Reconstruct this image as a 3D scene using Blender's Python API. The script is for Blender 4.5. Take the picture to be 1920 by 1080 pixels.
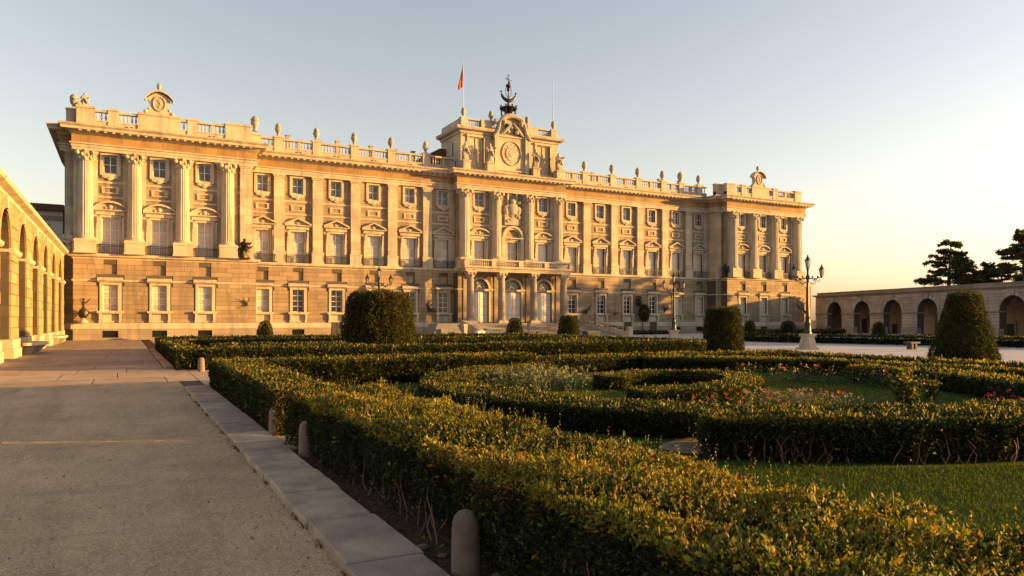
import bpy, math, random
import numpy as np
from mathutils import Vector, Matrix
for o in list(bpy.data.objects): bpy.data.objects.remove(o)
SC = bpy.context.scene
COL = SC.collection
R = math.radians
random.seed(7); RNG = np.random.default_rng(7)

# ------------------------------------------------------------------ camera
cam = bpy.data.cameras.new('camera'); camo = bpy.data.objects.new('camera', cam); COL.objects.link(camo)
camo.location = (0, 0, 1.8); camo.rotation_euler = (R(90), 0, R(-28.094))
cam.lens = 36 * 1360 / 1920; cam.shift_y = 60 / 1920; cam.clip_end = 6000; cam.clip_start = 0.05
cam.dof.use_dof = True; cam.dof.focus_distance = 45; cam.dof.aperture_fstop = 8.0
SC.camera = camo
# ------------------------------------------------------------------ sky, sun, exposure
SUN_AZ, SUN_EL = 114.0, 7.0          # degrees clockwise from +Y, degrees above the horizon
w = bpy.data.worlds.new('World'); SC.world = w; w.use_nodes = True
nt = w.node_tree; nt.nodes.clear()
sky = nt.nodes.new('ShaderNodeTexSky'); sky.sky_type = 'NISHITA'; sky.sun_disc = False
sky.sun_elevation = R(SUN_EL); sky.sun_rotation = R(SUN_AZ); sky.altitude = 600
sky.air_density = 1.5; sky.dust_density = 2.0; sky.ozone_density = 1.5
bg = nt.nodes.new('ShaderNodeBackground'); bg.inputs['Strength'].default_value = 0.096
ow = nt.nodes.new('ShaderNodeOutputWorld')
tint = nt.nodes.new('ShaderNodeMix'); tint.data_type = 'RGBA'; tint.blend_type = 'MULTIPLY'; tint.inputs[0].default_value = 1
tint.inputs[7].default_value = (1.07, 0.98, 1.02, 1)      # white balance of the whole sky
bw = nt.nodes.new('ShaderNodeRGBToBW'); nt.links.new(sky.outputs[0], bw.inputs[0])
ds = nt.nodes.new('ShaderNodeMix'); ds.data_type = 'RGBA'; ds.inputs[0].default_value = 0.6      # hazy, less saturated evening sky
nt.links.new(bw.outputs[0], ds.inputs[6]); nt.links.new(sky.outputs[0], ds.inputs[7]); nt.links.new(ds.outputs[2], tint.inputs[6]); nt.links.new(tint.outputs[2], bg.inputs[0]); nt.links.new(bg.outputs[0], ow.inputs[0])
sv = Vector((math.sin(R(SUN_AZ)) * math.cos(R(SUN_EL)), math.cos(R(SUN_AZ)) * math.cos(R(SUN_EL)), math.sin(R(SUN_EL))))
sl = bpy.data.lights.new('sun', 'SUN'); sl.energy = 4.4; sl.angle = R(0.6); sl.color = (1.0, 0.52, 0.11)
so = bpy.data.objects.new('sun', sl); COL.objects.link(so); so.location = (200, -100, 60)
so.rotation_euler = (-sv).to_track_quat('-Z', 'Y').to_euler()
vs = SC.view_settings; vs.view_transform = 'Standard'; vs.look = 'None'; vs.exposure = 1.95; vs.gamma = 1.0
vs.use_curve_mapping = False
SC.cycles.use_denoising = True
SC.cycles.max_bounces = 6; SC.cycles.diffuse_bounces = 3; SC.cycles.transmission_bounces = 4
SC.cycles.sample_clamp_indirect = 6

# ------------------------------------------------------------------ helpers
class MB:
    """collects vertices and faces of one mesh"""
    def __init__(s): s.v = []; s.f = []
    def add(s, vs_, fs):
        n = len(s.v); s.v += [tuple(p) for p in vs_]; s.f += [tuple(i + n for i in f) for f in fs]; return s
    def box(s, x0, x1, y0, y1, z0, z1):
        return s.add([(x0,y0,z0),(x1,y0,z0),(x1,y1,z0),(x0,y1,z0),(x0,y0,z1),(x1,y0,z1),(x1,y1,z1),(x0,y1,z1)],
              [(0,3,2,1),(4,5,6,7),(0,1,5,4),(1,2,6,5),(2,3,7,6),(3,0,4,7)])
    def taper(s, cx, cy, z0, z1, a0, b0, a1, b1):
        return s.add([(cx-a0,cy-b0,z0),(cx+a0,cy-b0,z0),(cx+a0,cy+b0,z0),(cx-a0,cy+b0,z0),(cx-a1,cy-b1,z1),(cx+a1,cy-b1,z1),(cx+a1,cy+b1,z1),(cx-a1,cy+b1,z1)],
              [(0,3,2,1),(4,5,6,7),(0,1,5,4),(1,2,6,5),(2,3,7,6),(3,0,4,7)])
    def prism(s, pts, y0, y1):
        """polygon of (x,z), counter-clockwise seen from -y, extruded from y0 (front) to y1"""
        n = len(pts)
        vs_ = [(x, y0, z) for x, z in pts] + [(x, y1, z) for x, z in pts]
        fs = [tuple(range(n)), tuple(range(2*n-1, n-1, -1))] + [(i, n+i, n+(i+1) % n, (i+1) % n) for i in range(n)]
        return s.add(vs_, fs)
    def prismz(s, pts, z0, z1):
        """polygon of (x,y) counter-clockwise from above"""
        n = len(pts)
        vs_ = [(x, y, z0) for x, y in pts] + [(x, y, z1) for x, y in pts]
        fs = [tuple(range(n-1, -1, -1)), tuple(range(n, 2*n))] + [(i, (i+1) % n, n+(i+1) % n, n+i) for i in range(n)]
        return s.add(vs_, fs)
    def lathe(s, prof, cx=0, cy=0, cz=0, n=16, mod=None, sx=1, sy=1):
        vs_ = []; fs = []
        for j, (r, z) in enumerate(prof):
            for i in range(n):
                a = 2*math.pi*i/n; rr = r*(mod(i, j) if mod else 1)
                vs_.append((cx+sx*rr*math.cos(a), cy+sy*rr*math.sin(a), cz+z))
        m = len(prof)
        for j in range(m-1):
            for i in range(n):
                k = (i+1) % n
                fs.append((j*n+i, j*n+k, (j+1)*n+k, (j+1)*n+i))
        fs.append(tuple(range(n-1, -1, -1))); fs.append(tuple((m-1)*n+i for i in range(n)))
        return s.add(vs_, fs)
    def tube(s, pts, rad, n=6):
        pts = [Vector(p) for p in pts]; m = len(pts)
        if not hasattr(rad, '__len__'): rad = [rad]*m
        up = None; vs_ = []; fs = []
        for j in range(m):
            d = (pts[min(j+1, m-1)] - pts[max(j-1, 0)])
            d = d.normalized() if d.length > 1e-9 else Vector((0, 0, 1))
            if up is None: up = Vector((0, 0, 1)) if abs(d.z) < .9 else Vector((1, 0, 0))
            a = d.cross(up)
            if a.length < 1e-4: a = d.cross(Vector((0.3, 1, 0.2)))
            a.normalize(); b = a.cross(d).normalized(); up = b
            for i in range(n):
                t = 2*math.pi*i/n
                vs_.append(pts[j] + (a*math.cos(t) + b*math.sin(t))*rad[j])
        for j in range(m-1):
            for i in range(n):
                k = (i+1) % n; fs.append((j*n+i, (j+1)*n+i, (j+1)*n+k, j*n+k))
        fs.append(tuple(range(n))); fs.append(tuple((m-1)*n+i for i in range(n-1, -1, -1)))
        return s.add(vs_, fs)
    def ball(s, c, r, n=10, m=6, sq=(1, 1, 1)):
        prof = [(max(1e-4, r*math.sin(math.pi*j/m)), -r*math.cos(math.pi*j/m)) for j in range(m+1)]
        t = MB().lathe(prof, n=n)
        return s.add([(c[0]+x*sq[0], c[1]+y*sq[1], c[2]+z*sq[2]) for x, y, z in t.v], t.f)
    def moulding(s, path, prof):
        """profile of (out, z) swept along a plan path; out is to the right of travel"""
        P = [Vector(p) for p in path]; m = len(P); k = len(prof); vs_ = []; fs = []
        for j in range(m):
            ns = []
            if j > 0: d = (P[j]-P[j-1]).normalized(); ns.append(Vector((d.y, -d.x)))
            if j < m-1: d = (P[j+1]-P[j]).normalized(); ns.append(Vector((d.y, -d.x)))
            if len(ns) == 2:
                b = (ns[0]+ns[1]); b = b/max(.05, b.dot(ns[0]))
            else: b = ns[0]
            for o, z in prof: vs_.append((P[j].x+b.x*o, P[j].y+b.y*o, z))
        for j in range(m-1):
            for i in range(k):
                q = (i+1) % k; fs.append((j*k+i, (j+1)*k+i, (j+1)*k+q, j*k+q))
        fs.append(tuple(range(k))); fs.append(tuple((m-1)*k+i for i in range(k-1, -1, -1)))
        return s.add(vs_, fs)
    def rot(s, ang, n0=0, c=(0, 0)):
        ca, sa = math.cos(ang), math.sin(ang)
        s.v[n0:] = [(c[0]+(x-c[0])*ca-(y-c[1])*sa, c[1]+(x-c[0])*sa+(y-c[1])*ca, z) for x, y, z in s.v[n0:]]
        return s
    def mesh(s, name, smooth=False):
        me = bpy.data.meshes.new(name); me.from_pydata(s.v, [], s.f); me.update()
        if smooth:
            me.polygons.foreach_set('use_smooth', [True]*len(me.polygons))
            try: me.set_sharp_from_angle(angle=R(42))
            except Exception: pass
        return me

WLOC = {}
def wl(o): return WLOC.get(o.name, Vector((0, 0, 0)))
def empty(name, loc=(0, 0, 0), rz=0, parent=None):
    o = bpy.data.objects.new(name, None); COL.objects.link(o); o.empty_display_size = .3
    o.location = loc; o.rotation_euler = (0, 0, rz)
    if parent: o.parent = parent
    WLOC[o.name] = Vector(loc) if rz == 0 else Vector((0, 0, 0))
    return o
def obj(name, mb, mat, parent=None, loc=None, smooth=False, local=False):
    """one mesh object; mesh coordinates are world coordinates unless loc / local is given"""
    me = mb if isinstance(mb, bpy.types.Mesh) else mb.mesh(name, smooth)
    if mat is not None and not len(me.materials): me.materials.append(mat)
    o = bpy.data.objects.new(name, me); COL.objects.link(o)
    L = Vector(loc) if loc is not None else Vector((0, 0, 0))
    if parent:
        o.parent = parent
        o.location = L if local else L - wl(parent)
    else: o.location = L
    WLOC[o.name] = L
    return o
def tag(o, label=None, cat=None, group=None, kind=None):
    for k, x in (('label', label), ('category', cat), ('group', group), ('kind', kind)):
        if x: o[k] = x
    return o
def struct(name, mb, mat, label=None, smooth=False):
    o = obj(name, mb, mat, smooth=smooth); o['kind'] = 'structure'
    if label: o['label'] = label
    return o
CACHE = {}
def cached(key, fn, smooth=False):
    if key not in CACHE: CACHE[key] = fn().mesh(key, smooth)
    return CACHE[key]
def copy_tree(o, parent=None):
    c = o.copy(); COL.objects.link(c); c.parent = parent
    for ch in list(o.children): copy_tree(ch, c)
    return c

# ------------------------------------------------------------------ materials
def newmat(name):
    m = bpy.data.materials.new(name); m.use_nodes = True; t = m.node_tree
    b = t.nodes['Principled BSDF']; return m, t, b
def N(t, ty, **kw):
    n = t.nodes.new(ty)
    for k, x in kw.items():
        if k.startswith('i_'):
            key = k[2:]; key = int(key) if key.isdigit() else key.replace('_', ' ')
            n.inputs[key].default_value = x
        else: setattr(n, k, x)
    return n
def mixc(t, fac, a, b, blend='MIX'):
    n = t.nodes.new('ShaderNodeMix'); n.data_type = 'RGBA'; n.blend_type = blend
    for s_, x in ((0, fac), (6, a), (7, b)):
        if hasattr(x, 'is_output') or hasattr(x, 'links'): t.links.new(x, n.inputs[s_])
        else: n.inputs[s_].default_value = x if not isinstance(x, tuple) else (*x, 1)[:4]
    return n.outputs[2]
def ramp(t, src, a, b, ca=(0, 0, 0, 1), cb=(1, 1, 1, 1)):
    n = t.nodes.new('ShaderNodeValToRGB'); e = n.color_ramp.elements
    e[0].position = a; e[1].position = b; e[0].color = ca; e[1].color = cb
    t.links.new(src, n.inputs[0]); return n.outputs[0]
def math_(t, op, a, b=None):
    n = t.nodes.new('ShaderNodeMath'); n.operation = op
    for i, x in enumerate((a, b)):
        if x is None: continue
        if hasattr(x, 'links'): t.links.new(x, n.inputs[i])
        else: n.inputs[i].default_value = x
    return n.outputs[0]
def mapped(t, scale):
    g = t.nodes.new('ShaderNodeNewGeometry'); m = t.nodes.new('ShaderNodeVectorMath'); m.operation = 'MULTIPLY'
    t.links.new(g.outputs['Position'], m.inputs[0]); m.inputs[1].default_value = scale; return m.outputs[0]
def noise(t, scale, detail=4, rough=.55, sc3=None):
    n = t.nodes.new('ShaderNodeTexNoise'); n.inputs['Scale'].default_value = scale
    n.inputs['Detail'].default_value = detail; n.inputs['Roughness'].default_value = rough
    t.links.new(mapped(t, sc3 or (1, 1, 1)), n.inputs['Vector']); return n.outputs[0]
def stone(name, c1, c2, big=.5, fine=6, rough=.85, bump=.25, bd=.02, streak=.35, courses=None, dark=(.10, .085, .07), island=.0):
    m, t, b = newmat(name)
    col = mixc(t, ramp(t, noise(t, big, 5), .32, .68), c1, c2)
    col = mixc(t, math_(t, 'MULTIPLY', ramp(t, noise(t, fine, 6, .65), .35, .75), .35), col, tuple(x*.6 for x in c1))
    col = mixc(t, math_(t, 'MULTIPLY', ramp(t, noise(t, .22, 3, .5), .42, .62), .5), col, tuple(x*f_ for x, f_ in zip(c2, (.86, .9, .98))))     # greyer, older stretches
    if island:
        g = t.nodes.new('ShaderNodeNewGeometry')
        oi = t.nodes.new('ShaderNodeObjectInfo')
        rv = math_(t, 'FRACT', math_(t, 'ADD', g.outputs['Random Per Island'], oi.outputs['Random']))
        v = math_(t, 'ADD', math_(t, 'MULTIPLY', rv, island), 1-island/2)
        hs = t.nodes.new('ShaderNodeHueSaturation'); t.links.new(v, hs.inputs['Value']); t.links.new(col, hs.inputs['Color']); col = hs.outputs[0]
    if streak:
        st = ramp(t, noise(t, 1.0, 6, .65, (1.6, 1.6, .2)), .49, .72)
        col = mixc(t, math_(t, 'MULTIPLY', st, streak), col, dark)
    h = noise(t, fine*2.2, 5, .6)
    if courses:
        cw, chh, stg = courses
        g = t.nodes.new('ShaderNodeNewGeometry'); sp = t.nodes.new('ShaderNodeSeparateXYZ'); t.links.new(g.outputs['Position'], sp.inputs[0])
        cb = t.nodes.new('ShaderNodeCombineXYZ'); t.links.new(math_(t, 'ADD', sp.outputs[0], sp.outputs[1]), cb.inputs[0]); t.links.new(sp.outputs[2], cb.inputs[1])
        br = t.nodes.new('ShaderNodeTexBrick'); t.links.new(cb.outputs[0], br.inputs['Vector'])
        br.inputs['Scale'].default_value = 1; br.inputs['Brick Width'].default_value = cw; br.inputs['Row Height'].default_value = chh
        br.inputs['Mortar Size'].default_value = .012; br.inputs['Color1'].default_value = (.82, .82, .82, 1); br.inputs['Color2'].default_value = (1.1, 1.08, 1.04, 1)
        br.inputs['Mortar'].default_value = (.55, .52, .5, 1); br.offset = stg
        col = mixc(t, 1.0, col, br.outputs[0], 'MULTIPLY')
        h = math_(t, 'SUBTRACT', h, br.outputs[1])
    bp = t.nodes.new('ShaderNodeBump'); bp.inputs['Strength'].default_value = bump; bp.inputs['Distance'].default_value = bd
    t.links.new(h, bp.inputs['Height']); t.links.new(bp.outputs[0], b.inputs['Normal'])
    t.links.new(col, b.inputs['Base Color']); b.inputs['Roughness'].default_value = rough
    b.inputs['Specular IOR Level'].default_value = .3
    return m
def plain(name, c, rough=.6, metal=0, var=.25, sc=9, bump=0.):
    m, t, b = newmat(name)
    t.links.new(mixc(t, ramp(t, noise(t, sc, 5), .3, .7), c, tuple(x*(1-var) for x in c)), b.inputs['Base Color'])
    b.inputs['Roughness'].default_value = rough; b.inputs['Metallic'].default_value = metal
    if bump:
        bp = t.nodes.new('ShaderNodeBump'); bp.inputs['Strength'].default_value = bump; bp.inputs['Distance'].default_value = .02
        t.links.new(noise(t, sc*2, 5), bp.inputs['Height']); t.links.new(bp.outputs[0], b.inputs['Normal'])
    return m
def foliage_mat(name, trans=.35, rough=.45, gloss=.5):
    m, t, b = newmat(name); b.inputs['Roughness'].default_value = rough; b.inputs['Specular IOR Level'].default_value = gloss
    a = t.nodes.new('ShaderNodeAttribute'); a.attribute_name = 'Col'
    t.links.new(a.outputs['Color'], b.inputs['Base Color'])
    tr = t.nodes.new('ShaderNodeBsdfTranslucent')
    t.links.new(mixc(t, 1.0, a.outputs['Color'], (1.25, 1.15, .5), 'MULTIPLY'), tr.inputs[0])
    mx = t.nodes.new('ShaderNodeMixShader'); mx.inputs[0].default_value = trans
    t.links.new(b.outputs[0], mx.inputs[1]); t.links.new(tr.outputs[0], mx.inputs[2])
    t.links.new(mx.outputs[0], t.nodes['Material Output'].inputs['Surface'])
    return m
def pane_mat(name, c1, c2, sc, rough=.12):
    m, t, b = newmat(name)
    oi = t.nodes.new('ShaderNodeObjectInfo'); hs = t.nodes.new('ShaderNodeHueSaturation')      # every pane a little different
    t.links.new(math_(t, 'ADD', math_(t, 'MULTIPLY', oi.outputs['Random'], .55), .72), hs.inputs['Value'])
    t.links.new(mixc(t, ramp(t, noise(t, sc, 4, .7), .38, .62), c1, c2), hs.inputs['Color']); t.links.new(hs.outputs[0], b.inputs['Base Color'])
    b.inputs['Roughness'].default_value = rough; b.inputs['Specular IOR Level'].default_value = .5
    bp = t.nodes.new('ShaderNodeBump'); bp.inputs['Strength'].default_value = .12; bp.inputs['Distance'].default_value = .03
    t.links.new(noise(t, 1.6, 2), bp.inputs['Height']); t.links.new(bp.outputs[0], b.inputs['Normal'])
    return m

M_WALL = stone('granite_wall', (.37, .275, .18), (.265, .19, .12), big=.45, courses=(1.1, .36, .5), streak=.6)
M_GF = stone('granite_blocks', (.35, .255, .165), (.245, .175, .11), big=.35, streak=.6, island=.35, bump=.35)
M_JOINT = stone('joint_stone', (.10, .078, .057), (.075, .058, .042), streak=.3)
M_LIME = stone('limestone', (.54, .46, .345), (.42, .345, .25), big=.7, streak=.6, bump=.25)
M_LIMEC = stone('limestone_coursed', (.54, .46, .345), (.42, .345, .25), big=.7, streak=.5, courses=(3.0, .85, .5), bump=.25)
M_FRIEZE = stone('frieze_stone', (.40, .255, .115), (.27, .165, .075), big=.8, streak=.5, courses=(1.6, .9, .5))
M_PLINTH = stone('plinth_stone', (.36, .295, .235), (.27, .22, .17), big=.5, streak=.5, courses=(1.9, .5, .5))
M_ARC = stone('arcade_stone', (.39, .265, .13), (.28, .185, .09), big=.6, streak=.45, island=.35, bump=.5, bd=.03)
M_ARC2 = stone('arcade_stone_grey', (.43, .365, .295), (.31, .26, .205), big=.6, streak=.6, island=.3, bump=.5, bd=.03)
M_STATUE = stone('statue_stone', (.48, .42, .34), (.3, .26, .2), big=2.5, streak=.5, bump=.4)
M_IRON = plain('dark_iron', (.018, .02, .018), .5, .4)
M_IRONG = plain('green_iron', (.022, .034, .028), .45, .3)
M_BRONZE = plain('dark_bronze', (.035, .026, .018), .45, .6)
M_WHITE = plain('white_paint', (.74, .69, .6), .55, var=.15, sc=5)
M_DOORW = plain('pale_door_paint', (.6, .55, .48), .55, var=.22, sc=3)
M_DOORD = plain('dark_door_wood', (.045, .035, .028), .6)
M_CURT = pane_mat('curtained_glass', (.55, .46, .36), (.33, .27, .21), 7)
M_DARKG = pane_mat('dark_glass', (.012, .012, .014), (.05, .045, .04), 1.2, .06)
M_GREYG = pane_mat('grey_glass', (.10, .10, .105), (.035, .035, .038), 1.0, .08)
M_VENT = plain('vent_dark', (.012, .011, .01), .8)
M_ROOF = stone('roof_tile', (.2, .09, .055), (.13, .065, .045), fine=8, streak=0, courses=(.3, .4, .5))
# ================================================================== the palace
PAL = tag(empty('palace', (40, 76, 0)), 'long pale stone palace with columns, balustrade and clock attic facing the garden', 'palace')
Z_PL0, Z_PL1 = 1.0, 1.52          # plinth band
Z_L0, Z_L1 = 7.2, 7.66            # ledge above the ground floor
Z_AR0, Z_AR1, Z_FR1, Z_CO1 = 16.74, 17.36, 18.12, 18.86
SECT = [  # x0, x1, plane of the upper wall, window centres
 (-4.7, -3.75, 75.3, []), (-3.75, 11.0, 74.2, [-1.14, 2.82, 6.67]), (11.0, 33.6, 77.0, [12.35, 15.84, 19.85, 23.95, 28.1, 32.1]),
 (33.6, 47.4, 75.8, [36.13, 40.42, 44.66]), (47.4, 72.2, 77.0, [49.55, 53.9, 58.1, 62.3, 66.45, 70.5]),
 (72.2, 73.2, 75.3, []), (73.2, 88.0, 74.2, [75.85, 79.9, 84.1])]
GFO = .25
def planpath(off):
    """plan outline of the upper wall pushed out by off"""
    p = [(SECT[0][0], 92.0)]
    for x0, x1, y, _ in SECT: p += [(x0, y), (x1, y)]
    p.append((88.0, 92.0)); q = [p[0]]
    for a in p[1:]:
        if (Vector(a)-Vector(q[-1])).length > 1e-6: q.append(a)
    return q
PATH = planpath(0)
def wallcut(mb, x0, x1, z0, z1, yf, yb, ops):
    zs = sorted({z0, z1, *[z for o in ops for z in o[2:4] if z0 < z < z1]})
    for a, b in zip(zs[:-1], zs[1:]):
        cut = sorted((o[0], o[1]) for o in ops if o[2] < b-1e-6 and o[3] > a+1e-6)
        x = x0
        for c0, c1 in cut:
            if c0 > x: mb.box(x, c0, yf, yb, a, b)
            x = max(x, c1)
        if x < x1: mb.box(x, x1, yf, yb, a, b)
def ashlar(x0, x1, z0, z1, ch, ln, ops, rnd):
    out = []; n = max(1, round((z1-z0)/ch)); c = (z1-z0)/n
    for k in range(n):
        a, b = z0+k*c, z0+(k+1)*c
        cut = sorted((o[0], o[1]) for o in ops if o[2] < b-1e-6 and o[3] > a+1e-6)
        segs = []; x = x0
        for c0, c1 in cut:
            if c0 > x+.04: segs.append((x, c0))
            x = max(x, c1)
        if x < x1-.04: segs.append((x, x1))
        for s0, s1 in segs:
            m = max(1, round((s1-s0)/ln)); off = (k % 2)*.5
            xs = [s0]+[s0+(s1-s0)*(i+off*(m > 1)*.9+rnd.uniform(-.12, .12))/m for i in range(1, m)]+[s1]
            xs = sorted(min(max(v, s0), s1) for v in xs)
            for p, q in zip(xs[:-1], xs[1:]):
                if q-p > .08: out.append((p, q, a, b))
    return out
# openings -----------------------------------------------------------------
DOORS_GF = {19.85, 58.1, 62.3}    # bays with a small door under the ground-floor window
def gf_openings(sec):
    x0, x1, y, xs = sec; ops = []
    for x in xs:
        if 33.6 < x < 47.4: ops.append((x-1.12, x+1.12, 1.45, 6.45)); continue
        ops += [(x-.6, x+.6, 2.6, 4.95), (x-.52, x+.52, 5.9, 6.8)]
        if x in DOORS_GF: ops.append((x-.62, x+.62, 0.0, 1.95))
        else: ops.append((x-.62, x+.62, .22, .84))
    return ops
nblock = 0
rnd = random.Random(3)
for si, sec in enumerate(SECT):
    x0, x1, y, xs = sec
    g0 = x0 - (GFO if (si == 0 or SECT[si-1][2] > y) else 0) + (GFO if si and SECT[si-1][2] < y else 0)
    g1 = x1 + (GFO if (si == len(SECT)-1 or SECT[si+1][2] > y) else 0) - (GFO if si < len(SECT)-1 and SECT[si+1][2] < y else 0)
    gy = y-GFO; gops = gf_openings(sec)
    mb = MB(); wallcut(mb, g0, g1, 0, Z_L0, gy, gy+.6, gops); mb.box(g0, g1, gy+.6, 80, 0, Z_L0)
    wall = obj('ground_storey_wall', mb, M_JOINT, PAL)
    mb = MB(); nb = 0
    bops = gops + ([(x-1.1, x+1.1, 5.0, 5.55) for x in xs] + [(x-.95, x+.95, 1.55, 5.1) for x in xs] if not (33.6 < x0+1 < 47.4) else [(x-1.35, x+1.35, 1.3, 6.7) for x in xs])
    for za, zb in ((Z_PL1, 5.24), (5.40, Z_L0)):
        for a, b, c, d in ashlar(g0, g1, za, zb, .41, 1.35, bops, rnd):
            pr = .03+rnd.uniform(0, .012)
            if si == 1:   # the nearest pavilion: block by block
                B = MB().box(a+.012, b-.012, gy-pr, gy, c+.012, d-.012); obj('stone_block', B, M_GF, wall); nblock += 1
            else: mb.box(a+.012, b-.012, gy-pr, gy, c+.012, d-.012); nb += 1
    # blocks on the returns of the pavilions
    if mb.v: tag(obj('stone_courses', mb, M_GF, wall), kind='stuff')
    mb = MB()
    pops = [(o[0], o[1], o[2], o[3]) for o in gops if o[2] < 1.3]
    wallcut(mb, g0, g1, 0, Z_PL0, gy-.10, gy, pops); obj('plinth', mb, M_PLINTH, wall)
    # upper wall
    ops = []
    for x in xs:
        ops += [(x-.68, x+.68, Z_L1, 10.95), (x-.56, x+.56, 14.9, 16.5)]
    mb = MB(); wallcut(mb, x0, x1, Z_L0, Z_AR0, y, y+.6, ops); mb.box(x0, x1, y+.6, 80, Z_L0, Z_AR0)
    obj('upper_wall', mb, M_LIMEC if si in (0, 5) else M_WALL, PAL)
    mb = MB()
    edges = [x0]+[e for x in xs for e in (x-.95, x+.95)]+[x1]
    for za, zb in ((12.68, 12.84), (13.98, 14.16)):
        if xs: mb.box(x0+.01, x1-.01, y-.07, y, za, zb)
    if xs: obj('string_band', mb, M_LIME, PAL)
mb = MB(); mb.box(-4.5, 87.7, 80, 92, 0, 18.9); obj('rear_block', mb, M_WALL, PAL)
mb = MB(); mb.box(88.0+GFO, 91.2, 75.2, 90, 0, Z_L0); w_ = obj('low_side_wing', mb, M_JOINT, PAL)
mb = MB()
for a, b, c, d in ashlar(88.27, 91.2, .2, 6.7, .41, 1.2, [], rnd): mb.box(a+.012, b-.012, 75.16, 75.2, c+.012, d-.012)
tag(obj('stone_courses', mb, M_GF, w_), kind='stuff')
mb = MB(); mb.box(88.27, 91.4, 74.95, 90, 6.7, 7.2); obj('coping', mb, M_LIME, w_)
# plinth band, belt, ledge, entablature --------------------------------------
gpath = [(SECT[0][0]-GFO, 92.0)]
tmp = []
for si, (x0, x1, y, _) in enumerate(SECT):
    g0 = x0 - (GFO if (si == 0 or SECT[si-1][2] > y) else 0) + (GFO if si and SECT[si-1][2] < y else 0)
    g1 = x1 + (GFO if (si == len(SECT)-1 or SECT[si+1][2] > y) else 0) - (GFO if si < len(SECT)-1 and SECT[si+1][2] < y else 0)
    tmp += [(g0, y-GFO), (g1, y-GFO)]
gpath = [(SECT[0][0]-GFO, 92.0)] + tmp + [(88.0+GFO, 92.0)]
def cutpath(path, xa, xb):
    """front pieces of the path between xa and xb"""
    out = []
    for p in path:
        if xa <= p[0] <= xb: out.append(p)
    return out
band = MB()
gaps = sorted([(x-.62, x+.62) for x in DOORS_GF])
# band is interrupted by the doors and the stair landing
segs = []
cur = [gpath[0]]
for p, q in zip(gpath[:-1], gpath[1:]):
    brk = [g for g in gaps if p[1] == q[1] and min(p[0], q[0]) < g[0] and g[1] < max(p[0], q[0])]
    if p[1] == q[1] and p[0] < 36 < q[0]: brk = [(33.9, 47.0)]
    for g in brk:
        cur.append((g[0], p[1])); segs.append(cur); cur = [(g[1], p[1])]
    cur.append(q)
segs.append(cur)
for s_ in segs:
    s_ = [a for i, a in enumerate(s_) if i == 0 or a != s_[i-1]]
    band.moulding(s_, [(0, Z_PL0), (.16, Z_PL0), (.16, Z_PL1-.1), (.1, Z_PL1), (0, Z_PL1)])
obj('plinth_band', band, M_LIME, PAL)
obj('belt_course', MB().moulding(gpath, [(0, 5.24), (.09, 5.24), (.09, 5.40), (0, 5.40)]), M_LIME, PAL)
obj('ledge', MB().moulding(gpath, [(-.3, Z_L0), (.06, Z_L0), (.10, 7.32), (.34, 7.40), (.38, 7.52), (.38, Z_L1), (-.3, Z_L1)]), M_LIME, PAL)
obj('architrave', MB().moulding(PATH, [(-.5, Z_AR0), (.34, Z_AR0), (.34, 16.98), (.40, 17.0), (.40, 17.2), (.52, 17.26), (.52, Z_AR1), (-.5, Z_AR1)]), M_LIME, PAL)
obj('frieze', MB().moulding(PATH, [(-.5, Z_AR1), (.36, Z_AR1), (.36, Z_FR1), (-.5, Z_FR1)]), M_FRIEZE, PAL)
obj('cornice', MB().moulding(PATH, [(-.5, Z_FR1), (.42, Z_FR1), (.58, 18.26), (.60, 18.36), (1.12, 18.40), (1.14, 18.60), (1.3, 18.74), (1.34, Z_CO1), (-.5, Z_CO1)]), M_LIME, PAL)
mb = MB()
for si, (x0, x1, y, _) in enumerate(SECT):       # modillions under the cornice: too small to pick apart
    n = max(1, int((x1-x0)/.62))
    for i in range(n):
        x = x0+(i+.5)*(x1-x0)/n; mb.box(x-.11, x+.11, y-1.05, y-.5, 18.27, 18.39)
tag(obj('modillions', mb, M_LIME, PAL), kind='stuff')

# windows --------------------------------------------------------------------
def gf_surround():
    m = MB(); W, H = .6, 2.35
    m.box(-W-.22, -W, -.1, .25, 0, H); m.box(W, W+.22, -.1, .25, 0, H); m.box(-W-.22, W+.22, -.1, .25, H, H+.2)
    m.box(-W-.28, -W-.222, -.05, 0, .0, H+.15); m.box(W+.222, W+.28, -.05, 0, 0, H+.15)
    return m
def gf_hood():
    m = MB()
    m.add(*(lambda t: (t.v, t.f))(MB().moulding([(-1.02, .0), (1.02, .0)], [(0, 2.56), (.18, 2.56), (.30, 2.66), (.42, 2.70), (.42, 2.80), (.2, 2.96), (0, 3.0)])))
    return m
def gf_sill():
    m = MB(); m.box(-1.05, 1.05, -.38, .25, -.16, 0); m.box(-.95, .95, -.28, 0, -.24, -.162)
    for s in (-1, 1):
        m.prism([(s*.78-.13, -1.05), (s*.78+.13, -1.05), (s*.78+.13, -.242), (s*.78-.13, -.242)], -.2, 0)
        m.prism([(s*.78-.1, -.8), (s*.78+.1, -.8), (s*.78+.1, -.242), (s*.78-.1, -.242)], -.3, -.202)
    m.box(-.62, .62, -.04, 0, -1.04, -.3)
    return m
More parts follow.
